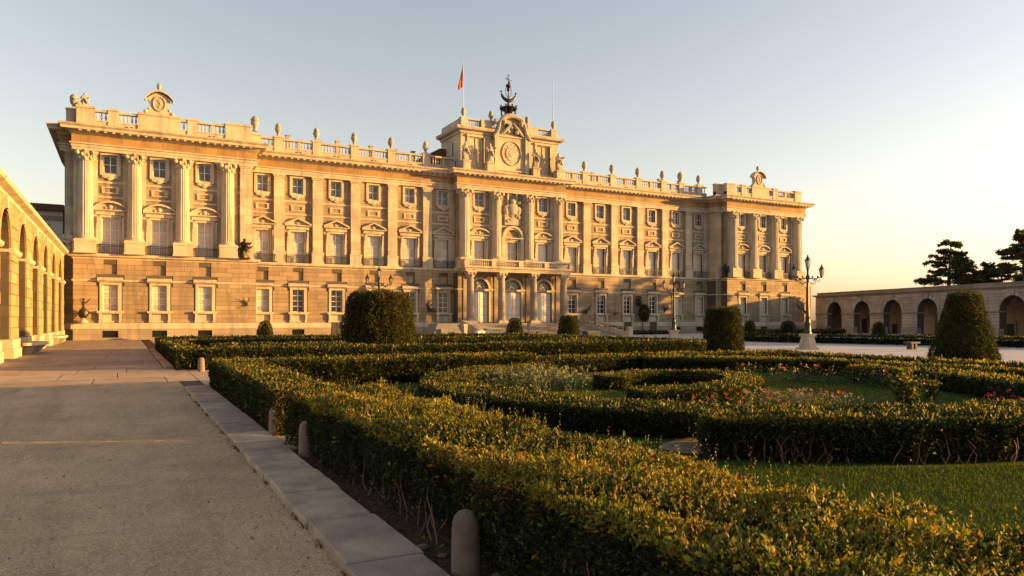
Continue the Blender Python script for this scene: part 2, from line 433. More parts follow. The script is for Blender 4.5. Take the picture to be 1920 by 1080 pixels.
def sash(W, H, nx, nz, t=.05, fr=.08):
    m = MB(); m.box(-W, -W+fr, 0, .06, 0, H); m.box(W-fr, W, 0, .06, 0, H); m.box(-W+fr, W-fr, 0, .06, 0, fr); m.box(-W+fr, W-fr, 0, .06, H-fr, H)
    zs = [fr+(H-2*fr)*k/nz for k in range(nz+1)] if not hasattr(nz, '__len__') else nz
    xs = [-W+fr+(2*W-2*fr)*k/nx for k in range(nx+1)]
    for x in xs[1:-1]: m.box(x-t, x+t, .002, .05, fr, H-fr)
    for z in zs[1:-1]:
        for a, b in zip(xs[:-1], xs[1:]): m.box(a+(t if a > xs[0] else 0), b-(t if b < xs[-1] else 0), .006, .045, z-t*.6, z+t*.6)
    return m, xs, zs
def glaze(par, key, W, H, nx, nz, mat, loc, t=.05, sep=True, fmat=None):
    me = CACHE.get('sash'+key)
    if me is None:
        m, xs, zs = sash(W, H, nx, nz, t); CACHE['sash'+key] = m.mesh('sash'); CACHE['g'+key] = (xs, zs)
    xs, zs = CACHE['g'+key]
    obj('sash', CACHE['sash'+key], fmat or M_WHITE, par, loc)
    if sep:
        for i, (a, b) in enumerate(zip(xs[:-1], xs[1:])):
            for k, (c, d) in enumerate(zip(zs[:-1], zs[1:])):
                kk = 'pane%s%d%d' % (mat.name, round((b-a)*1000), round((d-c)*1000))
                w2, h2 = (b-a)/2, (d-c)/2
                me = cached(kk, lambda: MB().box(-w2+.004, w2-.004, 0, .012, -h2+.004, h2-.004))
                obj('pane', me, mat, par, (loc[0]+(a+b)/2, loc[1]+.025, loc[2]+(c+d)/2))
    else:
        kk = 'panes%s%s' % (mat.name, key)
        def bld():
            m = MB()
            for a, b in zip(xs[:-1], xs[1:]):
                for c, d in zip(zs[:-1], zs[1:]): m.box(a+.004, b-.004, .025, .037, c+.004, d-.004)
            return m
        tag(obj('glazing', cached(kk, bld), mat, par, loc), kind='stuff')
def main_surround():
    m = MB(); H = 3.3
    for s in (-1, 1):
        m.box(*sorted((s*.68, s*.86)), -.08, .28, 0, H)
        m.box(*sorted((s*.88, s*1.1)), -.16, 0, 0, H-.1)
        m.box(*sorted((s*.9, s*1.08)), -.24, -.162, H-1.0, H+.06)      # console under the pediment
        m.box(*sorted((s*.94, s*1.04)), -.30, -.242, H-.55, H+.06)
    m.box(-.86, .86, -.08, .28, H, H+.2); m.box(-1.14, 1.14, -.2, 0, H+.22, H+.5)
    return m
def pediment(kind):
    m = MB(); z0 = 3.82; W = 1.36
    m.add(*(lambda t: (t.v, t.f))(MB().moulding([(-W, 0), (W, 0)], [(0, z0), (.28, z0), (.42, z0+.07), (.44, z0+.15), (0, z0+.15)])))
    n = 10; o = []; i_ = []
    for k in range(n+1):
        t = -1+2*k/n
        zz = .62*(1-abs(t)) if kind == 'tri' else .62*(1-t*t)**.9
        o.append((t*W, z0+.15+zz+.15)); i_.append((t*(W-.0), z0+.15+zz))
    for k in range(n): m.prism([i_[k], i_[k+1], o[k+1], o[k]], -.42, 0)
    ins = [(x*.97, z) for x, z in i_]
    m.prism([(-W*.97, z0+.152), (W*.97, z0+.152)] + ins[::-1][1:-1], -.08, 0)
    if kind == 'arc':
        m.ball((0, -.14, z0+.42), .2, 8, 5, (1, .6, 1)); m.ball((-.34, -.12, z0+.34), .13, 6, 4, (1.2, .5, .9)); m.ball((.34, -.12, z0+.34), .13, 6, 4, (1.2, .5, .9))
    else:
        m.ball((0, -.12, z0+.38), .16, 8, 5, (1.5, .5, 1))
    return m
def upper_surround():
    m = MB(); H = 1.6
    for s in (-1, 1): m.box(*sorted((s*.56, s*.8)), -.1, .25, -.05, H)
    m.box(-.8, .8, -.1, .25, H, H+.17); m.box(-.8, .8, -.16, .25, -.2, -.052)
    pts = [(-.62, -.202), (-.66, -.34), (-.5, -.46), (-.3, -.44), (-.12, -.58), (0, -.62), (.12, -.58), (.3, -.44), (.5, -.46), (.66, -.34), (.62, -.202)]
    m.prism(pts, -.14, 0); m.ball((0, -.14, -.36), .12, 8, 5, (2.2, .6, 1))
    for s in (-1, 1): m.ball((s*.42, -.13, -.33), .09, 6, 4, (1.2, .6, 1))
    return m
def panel_frame():
    m = MB()
    m.box(-.66, -.44, -.09, 0, -.3, .32); m.box(.44, .66, -.09, 0, -.3, .32); m.box(-.44, .44, -.09, 0, .2, .32); m.box(-.44, .44, -.09, 0, -.3, -.2)
    m.box(-.74, -.662, -.06, 0, .08, .3); m.box(.662, .74, -.06, 0, .08, .3)
    return m
def railing(wd):
    def f():
        m = MB(); m.box(-wd, wd, -.03, .03, .8, .85); m.box(-wd, wd, -.02, .02, .08, .12)
        m.box(-wd, wd, -.015, .015, .66, .69)
        n = int(wd*2/.13)
        for i in range(n+1):
            x = -wd+.01+i*(2*wd-.02)/n; m.box(x-.012, x+.012, -.012, .012, 0, .8)
        return m
    return f
def grate():
    m = MB()
    for i in range(7): x = -.54+i*.18; m.box(x-.02, x+.02, -.02, .02, 0, .62)
    m.box(-.62, .62, .1, .14, 0, .62)
    return m
def small_door():
    m = MB(); m.box(-.62, .62, .12, .2, 0, 1.95)
    for s in (-1, 1):
        for z in (.15, 1.05): m.box(*sorted((s*.06, s*.54)), .09, .118, z, z+.75)
    return m
bay = 0
for si, (x0, x1, y, xs) in enumerate(SECT):
    near = si in (1, 2)
    for x in xs:
        bay += 1; gy = y-GFO
        centre = si == 3
        if not centre:
            g = obj('ground_window', cached('gf_surround', gf_surround), M_LIME, PAL, (x, gy, 2.6))
            obj('hood', cached('gf_hood', gf_hood), M_LIME, g, (x, gy, 2.6))
            obj('sill', cached('gf_sill', gf_sill), M_LIME, g, (x, gy, 2.6))
            drk = si in (2, 4) and not (x < 13 or 65 < x < 72)
            glaze(g, 'gf'+('d' if drk else 'c'), .6, 2.35, 2, 4, M_DARKG if drk else M_CURT, (x, gy+.2, 2.6), .04, sep=si in (1, 2))
            q = MB().box(-.52, .52, .16, .2, 0, .9); q.box(-.52, -.3, .12, .16, 0, .9)
            obj('blind_window', cached('blind', lambda: q), M_GF, PAL, (x, gy, 5.9))
            if x in DOORS_GF: obj('small_door', cached('small_door', small_door), M_DOORD, PAL, (x, gy-.1, 0))
            else: obj('basement_grate', cached('grate', grate), M_VENT, PAL, (x, gy, .22))
        m_ = obj('main_window', cached('main_surround', main_surround), M_LIME, PAL, (x, y, Z_L1))
        if not (centre and abs(x-40.4) < .5):
            k = 'arc' if si in (1, 3, 6) else 'tri'
            obj('pediment', cached('pediment'+k, lambda k=k: pediment(k)), M_LIME, m_, (x, y, Z_L1))
        glaze(m_, 'main', .68, 3.29, 2, (.08, 1.2, 2.2, 3.21), M_CURT, (x, y+.22, Z_L1), .035, sep=si in (1, 2))
        if not (centre and abs(x-40.4) < .5):
            u = obj('upper_window', cached('upper_surround', upper_surround), M_LIME, PAL, (x, y, 14.9))
            glaze(u, 'up', .56, 1.6, 2, 2, M_GREYG, (x, y+.2, 14.9), .035, sep=si in (1, 2))
            obj('panel_frame', cached('panel_frame', panel_frame), M_LIME, PAL, (x, y, 13.4))
            rw = 1.28
            if not centre: obj('balcony_railing', cached('railing', railing(rw)), M_IRON, PAL, (x, y-.5, Z_L1))

# columns and pilasters ---------------------------------------------------------
def shaft(): 
    n = 40; fl = lambda i, j: 1 if i % 2 == 0 else .93
    prof = [(.60, 0), (.60, .05), (.605, 1.6), (.59, 3.2), (.565, 4.8), (.53, 6.3), (.52, 6.55), (.52, 6.62)]
    return MB().lathe(prof, 0, 0, .36, n, fl)
def colbase():
    m = MB(); m.box(-.82, .82, -.82, .82, 0, .12)
    m.lathe([(.8, .12), (.84, .17), (.84, .22), (.76, .26), (.70, .28), (.70, .31), (.74, .33), (.72, .37), (.62, .38)], n=24); return m
def capital():
    m = MB(); m.lathe([(.54, 0), (.58, .03), (.58, .07), (.54, .09), (.56, .3), (.66, .62), (.72, .8)], n=16)
    for row, (z, r, k) in enumerate(((.1, .58, 8), (.38, .62, 8))):
        for i in range(k):
            a = 2*math.pi*(i+.5*row)/k
            m.ball((r*math.cos(a), r*math.sin(a), z+.14), .13, 6, 4, (1, 1, 1.5))
    for i in range(4):
        a = math.pi/4+i*math.pi/2
        m.ball((.84*math.cos(a), .84*math.sin(a), .68), .21, 8, 6, (.9, .9, 1.1))
        m.ball((.93*math.cos(a), .93*math.sin(a), .62), .11, 6, 4)
    m.box(-.78, .78, -.78, .78, .82, .97)
    for s in ((0, -1), (0, 1), (1, 0), (-1, 0)): m.ball((s[0]*.78, s[1]*.78, .84), .12, 6, 4)
    return m
def column(x, y, zped, full=True):
    c = obj('column', cached('shaft', shaft), M_LIME, PAL, (x, y, zped))
    obj('column_base', cached('colbase', colbase, True), M_LIME, c, (x, y, zped))
    obj('capital', cached('capital', capital, True), M_LIME, c, (x, y, zped+6.98))
    k = 'ped%d' % round(zped*100)
    def ped():
        h = zped-Z_L1; m = MB(); m.box(-.88, .88, -.88, .7, 0, .14); m.box(-.82, .82, -.82, .7, .142, h-.12); m.box(-.88, .88, -.88, .7, h-.118, h-.002); return m
    obj('pedestal', cached(k, ped), M_LIME, c, (x, y, Z_L1+.001))
ZC = Z_AR0-7.96
for x in (-3.05, .78, 4.74, 8.66): column(x, 73.95, ZC)
for x in (34.2, 38.25, 42.6, 46.7): column(x, 75.55, ZC)
for x in (74.1, 77.9, 82.1, 86.6): column(x, 73.95, ZC)
def pil(wd, pr):
    def f():
        m = MB(); h = Z_AR0-8.84-.003
        m.box(-wd, wd, -pr, 0, 0, h-.85); m.box(-wd-.04, wd+.04, -pr-.04, 0, h-.85, h-.75); m.box(-wd+.02, wd-.02, -pr+.01, 0, h-.75, h-.3)
        m.box(-wd-.05, wd+.05, -pr-.06, 0, h-.3, h-.16); m.box(-wd-.12, wd+.12, -pr-.14, 0, h-.16, h)
        m.box(-wd-.03, wd+.03, -pr-.03, 0, 0, .12); return m
    return f
def pilped(wd, pr):
    def f():
        h = 8.84-Z_L1; m = MB(); m.box(-wd-.16, wd+.16, -pr-.16, 0, 0, .18); m.box(-wd-.1, wd+.1, -pr-.1, 0, .182, h-.1); m.box(-wd-.16, wd+.16, -pr-.16, 0, h-.098, h-.002); return m
    return f
def pilaster(x, y, wd=.52, pr=.32):
    k = '%d_%d' % (wd*100, pr*100)
    p = obj('pilaster', cached('pil'+k, pil(wd, pr)), M_LIMEC, PAL, (x, y, 8.84))
    obj('pedestal', cached('pilped'+k, pilped(wd, pr)), M_LIME, p, (x, y, Z_L1+.001))
for x in (13.95, 17.85, 21.9, 26.05, 30.15, 51.75, 56.05, 60.25, 64.45, 68.6): pilaster(x, 77.0)
for x in (-3.05, .78, 4.74, 8.66, 77.9, 82.1, 86.6): pilaster(x+.0, 74.2, .92, .08)
for x in (34.45, 38.25, 42.6, 46.5): pilaster(x, 75.8, .82, .08)
pilaster(10.35, 74.2, .55, .3); pilaster(-4.22, 75.3, .36, .3); pilaster(72.62, 75.3, .35, .3); pilaster(73.9, 74.2, .6, .08); pilaster(33.2, 77.0, .35, .12); pilaster(71.75, 77.0, .35, .2)

# parapet -----------------------------------------------------------------------
def baluster():
    return MB().lathe([(.055, 0), (.06, .05), (.04, .1), (.085, .25), (.09, .32), (.05, .55), (.045, .66), (.07, .7), (.07, .75)], n=6)
BAL = baluster()
def urn(s=1.0, k=0):
    s *= .9
    prof = [(.30, 0), (.30, .1), (.18, .14), (.13, .3), (.17, .36), (.33, .62), (.38, .86), (.36, .98), (.26, 1.06), (.27, 1.12), (.33, 1.18), (.3, 1.28), (.22, 1.36), (.2, 1.44), (.10, 1.52), (.02, 1.56)]
    if k: prof = [(.32, 0), (.32, .1), (.2, .15), (.16, .28), (.34, .5), (.44, .8), (.46, 1.0), (.36, 1.06), (.42, 1.12), (.46, 1.25), (.36, 1.38), (.38, 1.44), (.24, 1.56), (.12, 1.66), (.02, 1.7)]
    return MB().lathe([(r*s, z*s) for r, z in prof], n=12, mod=lambda i, j: 1+.06*(((i*7+j*3) % 5)-2)/2)
def parapet(x0, x1, y, peds, solid=(), zb=Z_CO1, name='balustrade'):
    """base course, rails, pedestals and balusters between x0 and x1"""
    m = MB(); m.box(x0, x1, y, y+.5, zb, zb+.62); m.box(x0, x1, y-.05, y+.55, zb+.622, zb+.72)
    p = obj(name, m, M_LIME, PAL)
    es = sorted([x0, x1]+[e for q in peds for e in (q-.42, q+.42)]+[e for s in solid for e in s])
    bm = MB(); rl = MB()
    for a, b in zip(es[:-1], es[1:]):
        mid = (a+b)/2
        if b-a < .1 or any(abs(mid-q) < .3 for q in peds): continue
        if any(s[0] <= mid <= s[1] for s in solid): continue
        obj('hand_rail', MB().box(a, b, y-.02, y+.45, zb+1.472, zb+1.66), M_LIME, p)
        n = int((b-a)/.3)
        for i in range(n):
            x = a+(i+.5)*(b-a)/n
            if n > 6 and abs(i-n//2) < .5: obj('rail_post', MB().box(x-.13, x+.13, y+.08, y+.38, zb+.722, zb+1.47), M_LIME, p); continue
            bm.add([(vx+x, vy+y+.22, vz+zb+.722) for vx, vy, vz in BAL.v], BAL.f)
    if bm.v: tag(obj('balusters', bm, M_LIME, p), kind='stuff')
    vm = MB()
    for a, b in zip(es[:-1], es[1:]):
        if b-a > 1.5:
            for k in (-.28, .12): obj('vent_slot', MB().box((a+b)/2+k, (a+b)/2+k+.26, y-.012, y, zb+.12, zb+.42), M_VENT, p)
    for q in peds:
        if q-.42 < x0-.5 or q+.42 > x1+.5: continue
        pm = MB(); pm.box(q-.42, q+.42, y-.08, y+.6, zb+.001, zb+1.66); pm.box(q-.5, q+.5, y-.16, y+.68, zb+1.662, zb+1.86)
        obj('parapet_pier', pm, M_LIME, p)
    for s in solid:
        sm = MB(); sm.box(s[0], s[1], y-.1, y+.6, zb+.001, zb+1.66); sm.box(s[0]-.05, s[1]+.05, y-.18, y+.66, zb+1.662, zb+1.86); obj('solid_parapet', sm, M_LIME, p)
    return p
LPX = (11.75, 13.95, 17.85, 21.9, 26.05, 30.15); RPX = (51.75, 56.05, 60.25, 64.45, 67.6, 70.9)
parapet(-3.75, 10.9, 74.3, [-.9, 5.6], [(-3.75, -2.35), (1.05, 4.6), (8.5, 10.9)])
parapet(-4.6, -3.8, 75.4, [], [(-4.6, -3.8)])
parapet(11.0, 33.7, 77.1, LPX); parapet(47.3, 72.2, 77.1, [48.2, *RPX[:4], *RPX[4:]])
parapet(73.2, 87.9, 74.3, [76.4, 82.6], [(73.2, 74.9), (78.0, 81.2), (86.6, 87.9)])
parapet(72.2, 73.15, 75.3, [], [(72.2, 73.15)])
for q_ in ((10.35, 10.95, 74.95, 77.08, 1.8), (-4.6, -4.1, 76.1, 91, 1.7), (87.3, 87.88, 74.95, 91, 1.7), (73.22, 73.8, 74.95, 76.4, 1.8)):
    obj('side_parapet', MB().box(q_[0], q_[1], q_[2], q_[3], Z_CO1, Z_CO1+q_[4]), M_LIME, PAL)
for x in LPX[1:]: obj('urn', cached('urn', urn, True), M_STATUE, PAL, (x, 77.36, Z_CO1+1.86))
for i, x in enumerate((48.2,)+RPX): obj('urn', cached('urnb', lambda: urn(1.0, 1), True) if i == 5 else cached('urn', urn, True), M_STATUE, PAL, (x, 77.36, Z_CO1+1.86))
def statue(h=2.0, seed=1, arm=1):
    """draped standing figure"""
    r_ = random.Random(seed); n = 14; m = MB()
    ph = [r_.uniform(0, 6) for _ in range(3)]
    prof = [(.30, 0), (.33, .04), (.30, .16), (.27, .3), (.25, .42), (.26, .5), (.20, .58), (.23, .66), (.27, .75), (.25, .81), (.11, .845), (.085, .865), (.10, .885), (.125, .93), (.115, .97), (.05, 1.0)]
    def md(i, j):
        z = prof[j][1]; a = 2*math.pi*i/n
        return (1+.16*math.sin(5*a+ph[0]+z*4)+.08*math.sin(9*a+ph[1])) if z < .8 else 1
    vs_ = MB().lathe([(a*h*.62, z*h) for a, z in prof], n=n, mod=md, sy=.75)
    sw = .10*h*r_.choice((-1, 1))
    m.add([(x+sw*math.sin(z/h*3.1)*.5, y, z) for x, y, z in vs_.v], vs_.f)
    for s in (-1, 1):
        up = arm and s == 1
        p = [(s*.15*h, 0, .77*h), (s*.22*h, -.06*h, .66*h if not up else .72*h), (s*.15*h if not up else s*.3*h, -.17*h, .56*h if not up else .78*h)]
        m.tube(p, [.055*h, .05*h, .035*h], 6)
    m.tube([(-.2*h, -.04*h, .7*h), (.05*h, -.17*h, .55*h), (.2*h, -.12*h, .3*h)], [.05*h, .06*h, .03*h], 6)   # fold of the cloak
    m.box(-.24*h, .24*h, -.2*h, .2*h, -.1, .02); return m
# corner groups and crests on the parapet
obj('urn', cached('urnb', lambda: urn(1.0, 1), True), M_STATUE, PAL, (11.5, 76.2, Z_CO1+1.86))
def trophy():
    m = MB(); m.add(*(lambda t: (t.v, t.f))(urn(.85, 1))); b = statue(1.5, 5, 0); m.add([(x+.85, y, z) for x, y, z in b.v], b.f)
    m.ball((.35, -.1, .35), .3, 8, 5, (1.2, .8, .9)); m.ball((0, -.3, .85), .28, 7, 5, (1, 1, .7)); return m
obj('trophy_group', cached('trophy', trophy, True), M_STATUE, PAL, (-4.0, 75.6, Z_CO1+1.86))
def crest():
    m = MB()
    pts = [(-1.2, 0), (1.2, 0), (1.16, .2), (.9, .36), (.76, .65), (.78, 1.1), (.95, 1.4), (.62, 1.78), (.3, 1.98), (0, 2.05), (-.3, 1.98), (-.62, 1.78), (-.95, 1.4), (-.78, 1.1), (-.76, .65), (-.9, .36), (-1.16, .2)]
    m.prism(pts, -.25, .35)
    top = [(-1.2, 1.3), (-1.08, 1.52), (-.75, 1.86), (-.35, 2.06), (0, 2.12), (.35, 2.06), (.75, 1.86), (1.08, 1.52), (1.2, 1.3)]
    for p, q in zip(top[:-1], top[1:]): m.prism([p, q, (q[0], q[1]+.13), (p[0], p[1]+.13)], -.5, .4)
    for s in (-1, 1):
        m.ball((s*1.12, -.3, 1.32), .13, 8, 6); m.ball((s*1.1, -.2, .22), .2, 8, 6, (1, .8, 1)); m.ball((s*.86, -.2, .5), .13, 8, 6)
    ov = [(.5*math.cos(a), -.30, 1.02+.66*math.sin(a)) for a in [2*math.pi*k/20 for k in range(21)]]
    m.tube(ov, .06, 6); return m
def crest_face():
    m = MB(); m.prism([(.48*math.cos(2*math.pi*k/20), 1.02+.64*math.sin(2*math.pi*k/20)) for k in range(20)], -.29, -.255)
    m.ball((.05, -.28, 1.2), .16, 8, 5, (1, .2, 1.1)); m.ball((-.1, -.28, .88), .18, 8, 5, (1.2, .2, .8)); m.tube([(-.2, -.29, 1.4), (.1, -.31, 1.05), (-.05, -.3, .65)], .04, 5); return m
for x in (2.8, 79.6):
    c = obj('crest', cached('crest', crest, True), M_LIME, PAL, (x, 74.7, Z_CO1+1.86))
    obj('oval_relief', cached('crest_face', crest_face, True), M_STATUE, c, (x, 74.7, Z_CO1+1.86))
    obj('urn', cached('urns', lambda: urn(.6), True), M_STATUE, c, (x, 74.75, Z_CO1+1.86+2.2))
# roof-top clutter behind the balustrade: small chimneys
mb = MB()
for x, h in ((15.3, .9), (18.6, .6), (20.6, .9), (24.4, .7), (27.2, .6), (29.4, .55), (53.0, .5), (54.4, .4), (65.6, .8), (69.2, .9)):
    cm = MB(); cm.box(x-.18, x+.18, 79.2, 79.6, 18.9, 20.9+h*.55); cm.box(x-.24, x+.24, 79.14, 79.66, 20.9+h*.55, 21.0+h*.55); obj('chimney', cm, M_ARC2, PAL)

# the clock attic ----------------------------------------------------------------
ax0, ax1, ay, zt = 34.0, 47.0, 76.2, 23.7
mb = MB(); wallcut(mb, ax0, ax1, Z_CO1-.02, zt, ay, ay+.6, [(35.0, 36.9, 19.6, 22.9), (44.0, 45.9, 19.6, 22.9)]); mb.box(ax0, ax1, ay+.6, 82.0, Z_CO1-.02, zt)
AT = obj('clock_attic', mb, M_LIMEC, PAL)
apath = [(ax0, 82.0), (ax0, ay), (38.05, ay), (38.05, ay-.35), (42.75, ay-.35), (42.75, ay), (ax1, ay), (ax1, 82.0)]
obj('cornice', MB().moulding(apath[:3], [(-.3, zt-.35), (.14, zt-.35), (.2, zt-.1), (.62, zt), (.72, zt+.22), (.72, zt+.32), (-.3, zt+.32)]), M_LIME, AT)
obj('cornice', MB().moulding(apath[5:], [(-.3, zt-.35), (.14, zt-.35), (.2, zt-.1), (.62, zt), (.72, zt+.22), (.72, zt+.32), (-.3, zt+.32)]), M_LIME, AT)
for q_ in ((ax0+.05, 34.9, 1.5), (36.6, 38.3, 1.45), (42.5, 44.2, 1.45), (46.1, ax1-.05, 1.5)): obj('parapet_pier', MB().box(q_[0], q_[1], ay-.1, ay+.7, zt+.32, zt+q_[2]), M_LIME, AT)
for q_ in (ax0+.05, ax1-.6): obj('side_parapet', MB().box(q_, q_+.55, ay+.7, 82, zt+.32, zt+1.4), M_LIME, AT)
bm = MB(); rl = MB()
for a, b in ((34.9, 36.6), (44.2, 46.1)):
    obj('base_rail', MB().box(a, b, ay+.0, ay+.5, zt+.32, zt+.55), M_LIME, AT); obj('hand_rail', MB().box(a, b, ay-.02, ay+.52, zt+1.25, zt+1.4), M_LIME, AT)
    for i in range(7): bm.add([(vx+a+(i+.5)*(b-a)/7, vy+ay+.25, vz*.93+zt+.55) for vx, vy, vz in BAL.v], BAL.f)
tag(obj('balusters', bm, M_LIME, AT), kind='stuff')
for a, b in ((35.0, 36.9), (44.0, 45.9)):
    fm = MB(); fm.box(a-.22, a, ay-.12, ay+.3, 19.4, 23.0); fm.box(b, b+.22, ay-.12, ay+.3, 19.4, 23.0); fm.box(a-.3, b+.3, ay-.2, ay+.3, 23.0, 23.25); fm.box(a-.3, b+.3, ay-.2, ay+.3, 19.2, 19.4)
    fm.box(a, b, ay+.08, ay+.139, 21.2, 21.32); fm.box((a+b)/2-.06, (a+b)/2+.06, ay+.07, ay+.139, 19.6, 22.9); obj('blind_window_frame', fm, M_LIME, AT)
for a, b in ((35.0, 36.9), (44.0, 45.9)): obj('blind_window_panel', MB().box(a, b, ay+.14, ay+.5, 19.6, 22.9), M_LIMEC, AT)
cm = MB(); cm.box(38.05, 42.75, ay-.35, ay, Z_CO1, 24.3)
obj('clock_bay', cm, M_LIMEC, AT)
fm = MB()
for a, b in ((38.1, 38.6), (42.2, 42.7)): fm.box(a, b, ay-.6, ay-.35, Z_CO1+.3, 23.4); fm.box(a-.05, b+.05, ay-.68, ay-.35, 23.4, 23.7)
fm.box(38.62, 42.18, ay-.5, ay-.35, 23.35, 23.55); fm.box(38.62, 42.18, ay-.5, ay-.35, 19.35, 19.5)
obj('clock_frame', fm, M_LIME, AT)
cl = MB(); cz = 21.5; cx = 40.4
cl.tube([(cx+1.25*math.cos(a), ay-.4, cz+1.4*math.sin(a)) for a in [2*math.pi*k/28 for k in range(29)]], .07, 6)
for k in range(12):
    a = 2*math.pi*k/12; t = MB().box(-.03, .03, -.40, -.36, .95, 1.12)
    cl.add([(cx+x*math.cos(a)+z*math.sin(a), ay+y, cz-x*math.sin(a)+z*math.cos(a)) for x, y, z in t.v], t.f)
obj('clock_ring', cl, M_STATUE, AT, smooth=True)
cl = MB(); cl.prism([(cx+.75*math.cos(2*math.pi*k/20), cz+.85*math.sin(2*math.pi*k/20)) for k in range(20)], ay-.42, ay-.352)
cl.ball((cx, ay-.4, cz), .5, 10, 6, (1.1, .12, .9)); obj('clock_dial', cl, M_STATUE, AT, smooth=True)
# scrolled broken pediment over the clock
sm = MB()
def sw(pts, r, n=8): sm.tube(pts, r, n)
hood = [(cx+1.75*math.cos(a), ay-.6, 24.55+1.35*math.sin(a)) for a in [R(180-180*k/14) for k in range(15)]]
sw(hood, [.2]*3+[.3]*9+[.2]*3)
for s in (-1, 1):
    sw([(cx+s*1.75, ay-.6, 24.6), (cx+s*1.85, ay-.6, 24.1), (cx+s*2.15, ay-.6, 23.6), (cx+s*2.45, ay-.55, 23.25)], [.22, .22, .26, .2])
    sw([(cx+s*.15, ay-.65, 25.0), (cx+s*.6, ay-.7, 24.4), (cx+s*1.1, ay-.65, 23.9), (cx+s*1.5, ay-.6, 23.6)], [.1, .2, .2, .1])
    sm.ball((cx+s*1.15, ay-.6, 25.1), .34, 8, 6); sm.ball((cx+s*2.1, ay-.45, 25.05), .3, 8, 6, (1, .8, 1.2)); sm.ball((cx+s*.6, ay-.6, 24.0), .28, 8, 6)
sm.prism([(cx-1.7, 23.72), (cx+1.7, 23.72), (cx+1.7, 24.5), (cx+1.2, 25.5), (cx, 25.85), (cx-1.2, 25.5), (cx-1.7, 24.5)], ay-.35+.001, ay+.6)
obj('scroll_pediment', sm, M_STATUE, AT, smooth=True)
sm = MB(); sm.prism([(cx-.9, 23.9), (cx-.2, 23.8), (cx-.55, 25.05), (cx-.85, 24.8)], ay-.42, ay-.36); sm.prism([(cx+.25, 23.85), (cx+.85, 23.9), (cx+.8, 24.9), (cx+.5, 25.1)], ay-.42, ay-.36)
obj('pediment_recess', sm, M_VENT, AT)
for i, (x, h) in enumerate(((34.3, 2.15), (37.35, 2.3), (43.45, 2.3), (46.75, 2.15))):
    s_ = obj('statue', cached('statue%d' % i, lambda: statue(h, 20+i, i % 2), True), M_STATUE, AT, (x, ay-.75, 20.0))
    pm = MB(); pm.box(-.45, .45, -.35, .62, -1.14, -.15); pm.box(-.52, .52, -.42, .62, -.15, -.1); obj('pedestal', cached('statped', lambda: pm), M_LIME, s_, (x, ay-.75, 20.0))
for x, s in ((34.45, 1), (38.0, 1.05), (42.85, 1.05), (46.55, 1)): obj('urn', cached('urnc%d' % (s*100), lambda: urn(s*.85), True), M_STATUE, AT, (x, ay+.25, zt+1.45))
cg = MB()     # belfry cage and weather vane over the clock
cg.lathe([(1.0, 25.75), (1.0, 25.95), (.8, 26.0)], cx, ay+.4, 0, 12)
for k in range(8):
    a = 2*math.pi*k/8; cg.tube([(cx+.85*math.cos(a), ay+.4+.85*math.sin(a), 25.95), (cx+.9*math.cos(a), ay+.4+.9*math.sin(a), 26.9)], .07, 5); cg.ball((cx+.98*math.cos(a), ay+.4+.98*math.sin(a), 27.25), .13, 6, 4)
cg.lathe([(1.02, 26.9), (1.08, 27.0), (1.02, 27.12), (.4, 27.2), (.16, 27.4), (.12, 27.8)], cx, ay+.4, 0, 12)
cg.ball((cx, ay+.4, 26.4), .42, 9, 6, (1, 1, 1.1))
BEL = obj('belfry', cg, M_BRONZE, AT, smooth=True)
wv = MB(); wy = ay+.4
wv.tube([(cx, wy, 27.7), (cx, wy, 31.2)], [.09, .03], 6)
wv.tube([(cx+.95*math.cos(a), wy, 28.85+.85*math.sin(a)) for a in [R(185+170*k/12) for k in range(13)]], [.05, .13, .16, .18, .2, .24, .26, .24, .2, .18, .16, .13, .05], 7)
for s in (-1, 1): wv.ball((cx+s*.98, wy, 28.95), .13, 6, 5)
wv.ball((cx, wy, 29.35), .22, 8, 6, (1, 1, 1.3)); wv.ball((cx, wy, 29.75), .3, 8, 6, (1.2, 1, .8)); wv.ball((cx+.1, wy, 30.15), .14, 8, 5)
wv.tube([(cx-.42, wy, 30.55), (cx+.42, wy, 30.45)], .04, 5); wv.tube([(cx-.3, wy-.1, 30.7), (cx+.25, wy+.2, 30.4)], .035, 5); wv.tube([(cx-.16, wy, 30.95), (cx+.16, wy, 30.95)], .035, 5)
for s in (-1, 1):
    wv.tube([(cx, wy, 28.3), (cx+s*.3, wy, 28.6), (cx+s*.42, wy, 29.2), (cx+s*.25, wy, 29.7)], .035, 5)
obj('weather_vane', wv, M_BRONZE, BEL, smooth=True)
# dark slot windows on the visible side of the attic, low roof behind it
for q_ in ((ax0-.012, ax0, 78.3, 78.62, 21.1, 22.6), (ax0-.012, ax0, 77.6, 77.8, 19.6, 20.3), (ax1-1.15, ax1-.95, ay-.012, ay, 20.6, 21.5), (37.65, 37.85, ay-.012, ay, 21.6, 22.4)):
    obj('slot_window', MB().box(*q_), M_VENT, AT)
mb = MB(); mb.prism([(29.5, 20.2), (34.0, 20.2), (34.0, 22.3), (33.2, 22.3)], 80.5, 88); obj('roof', mb, M_ROOF, PAL)

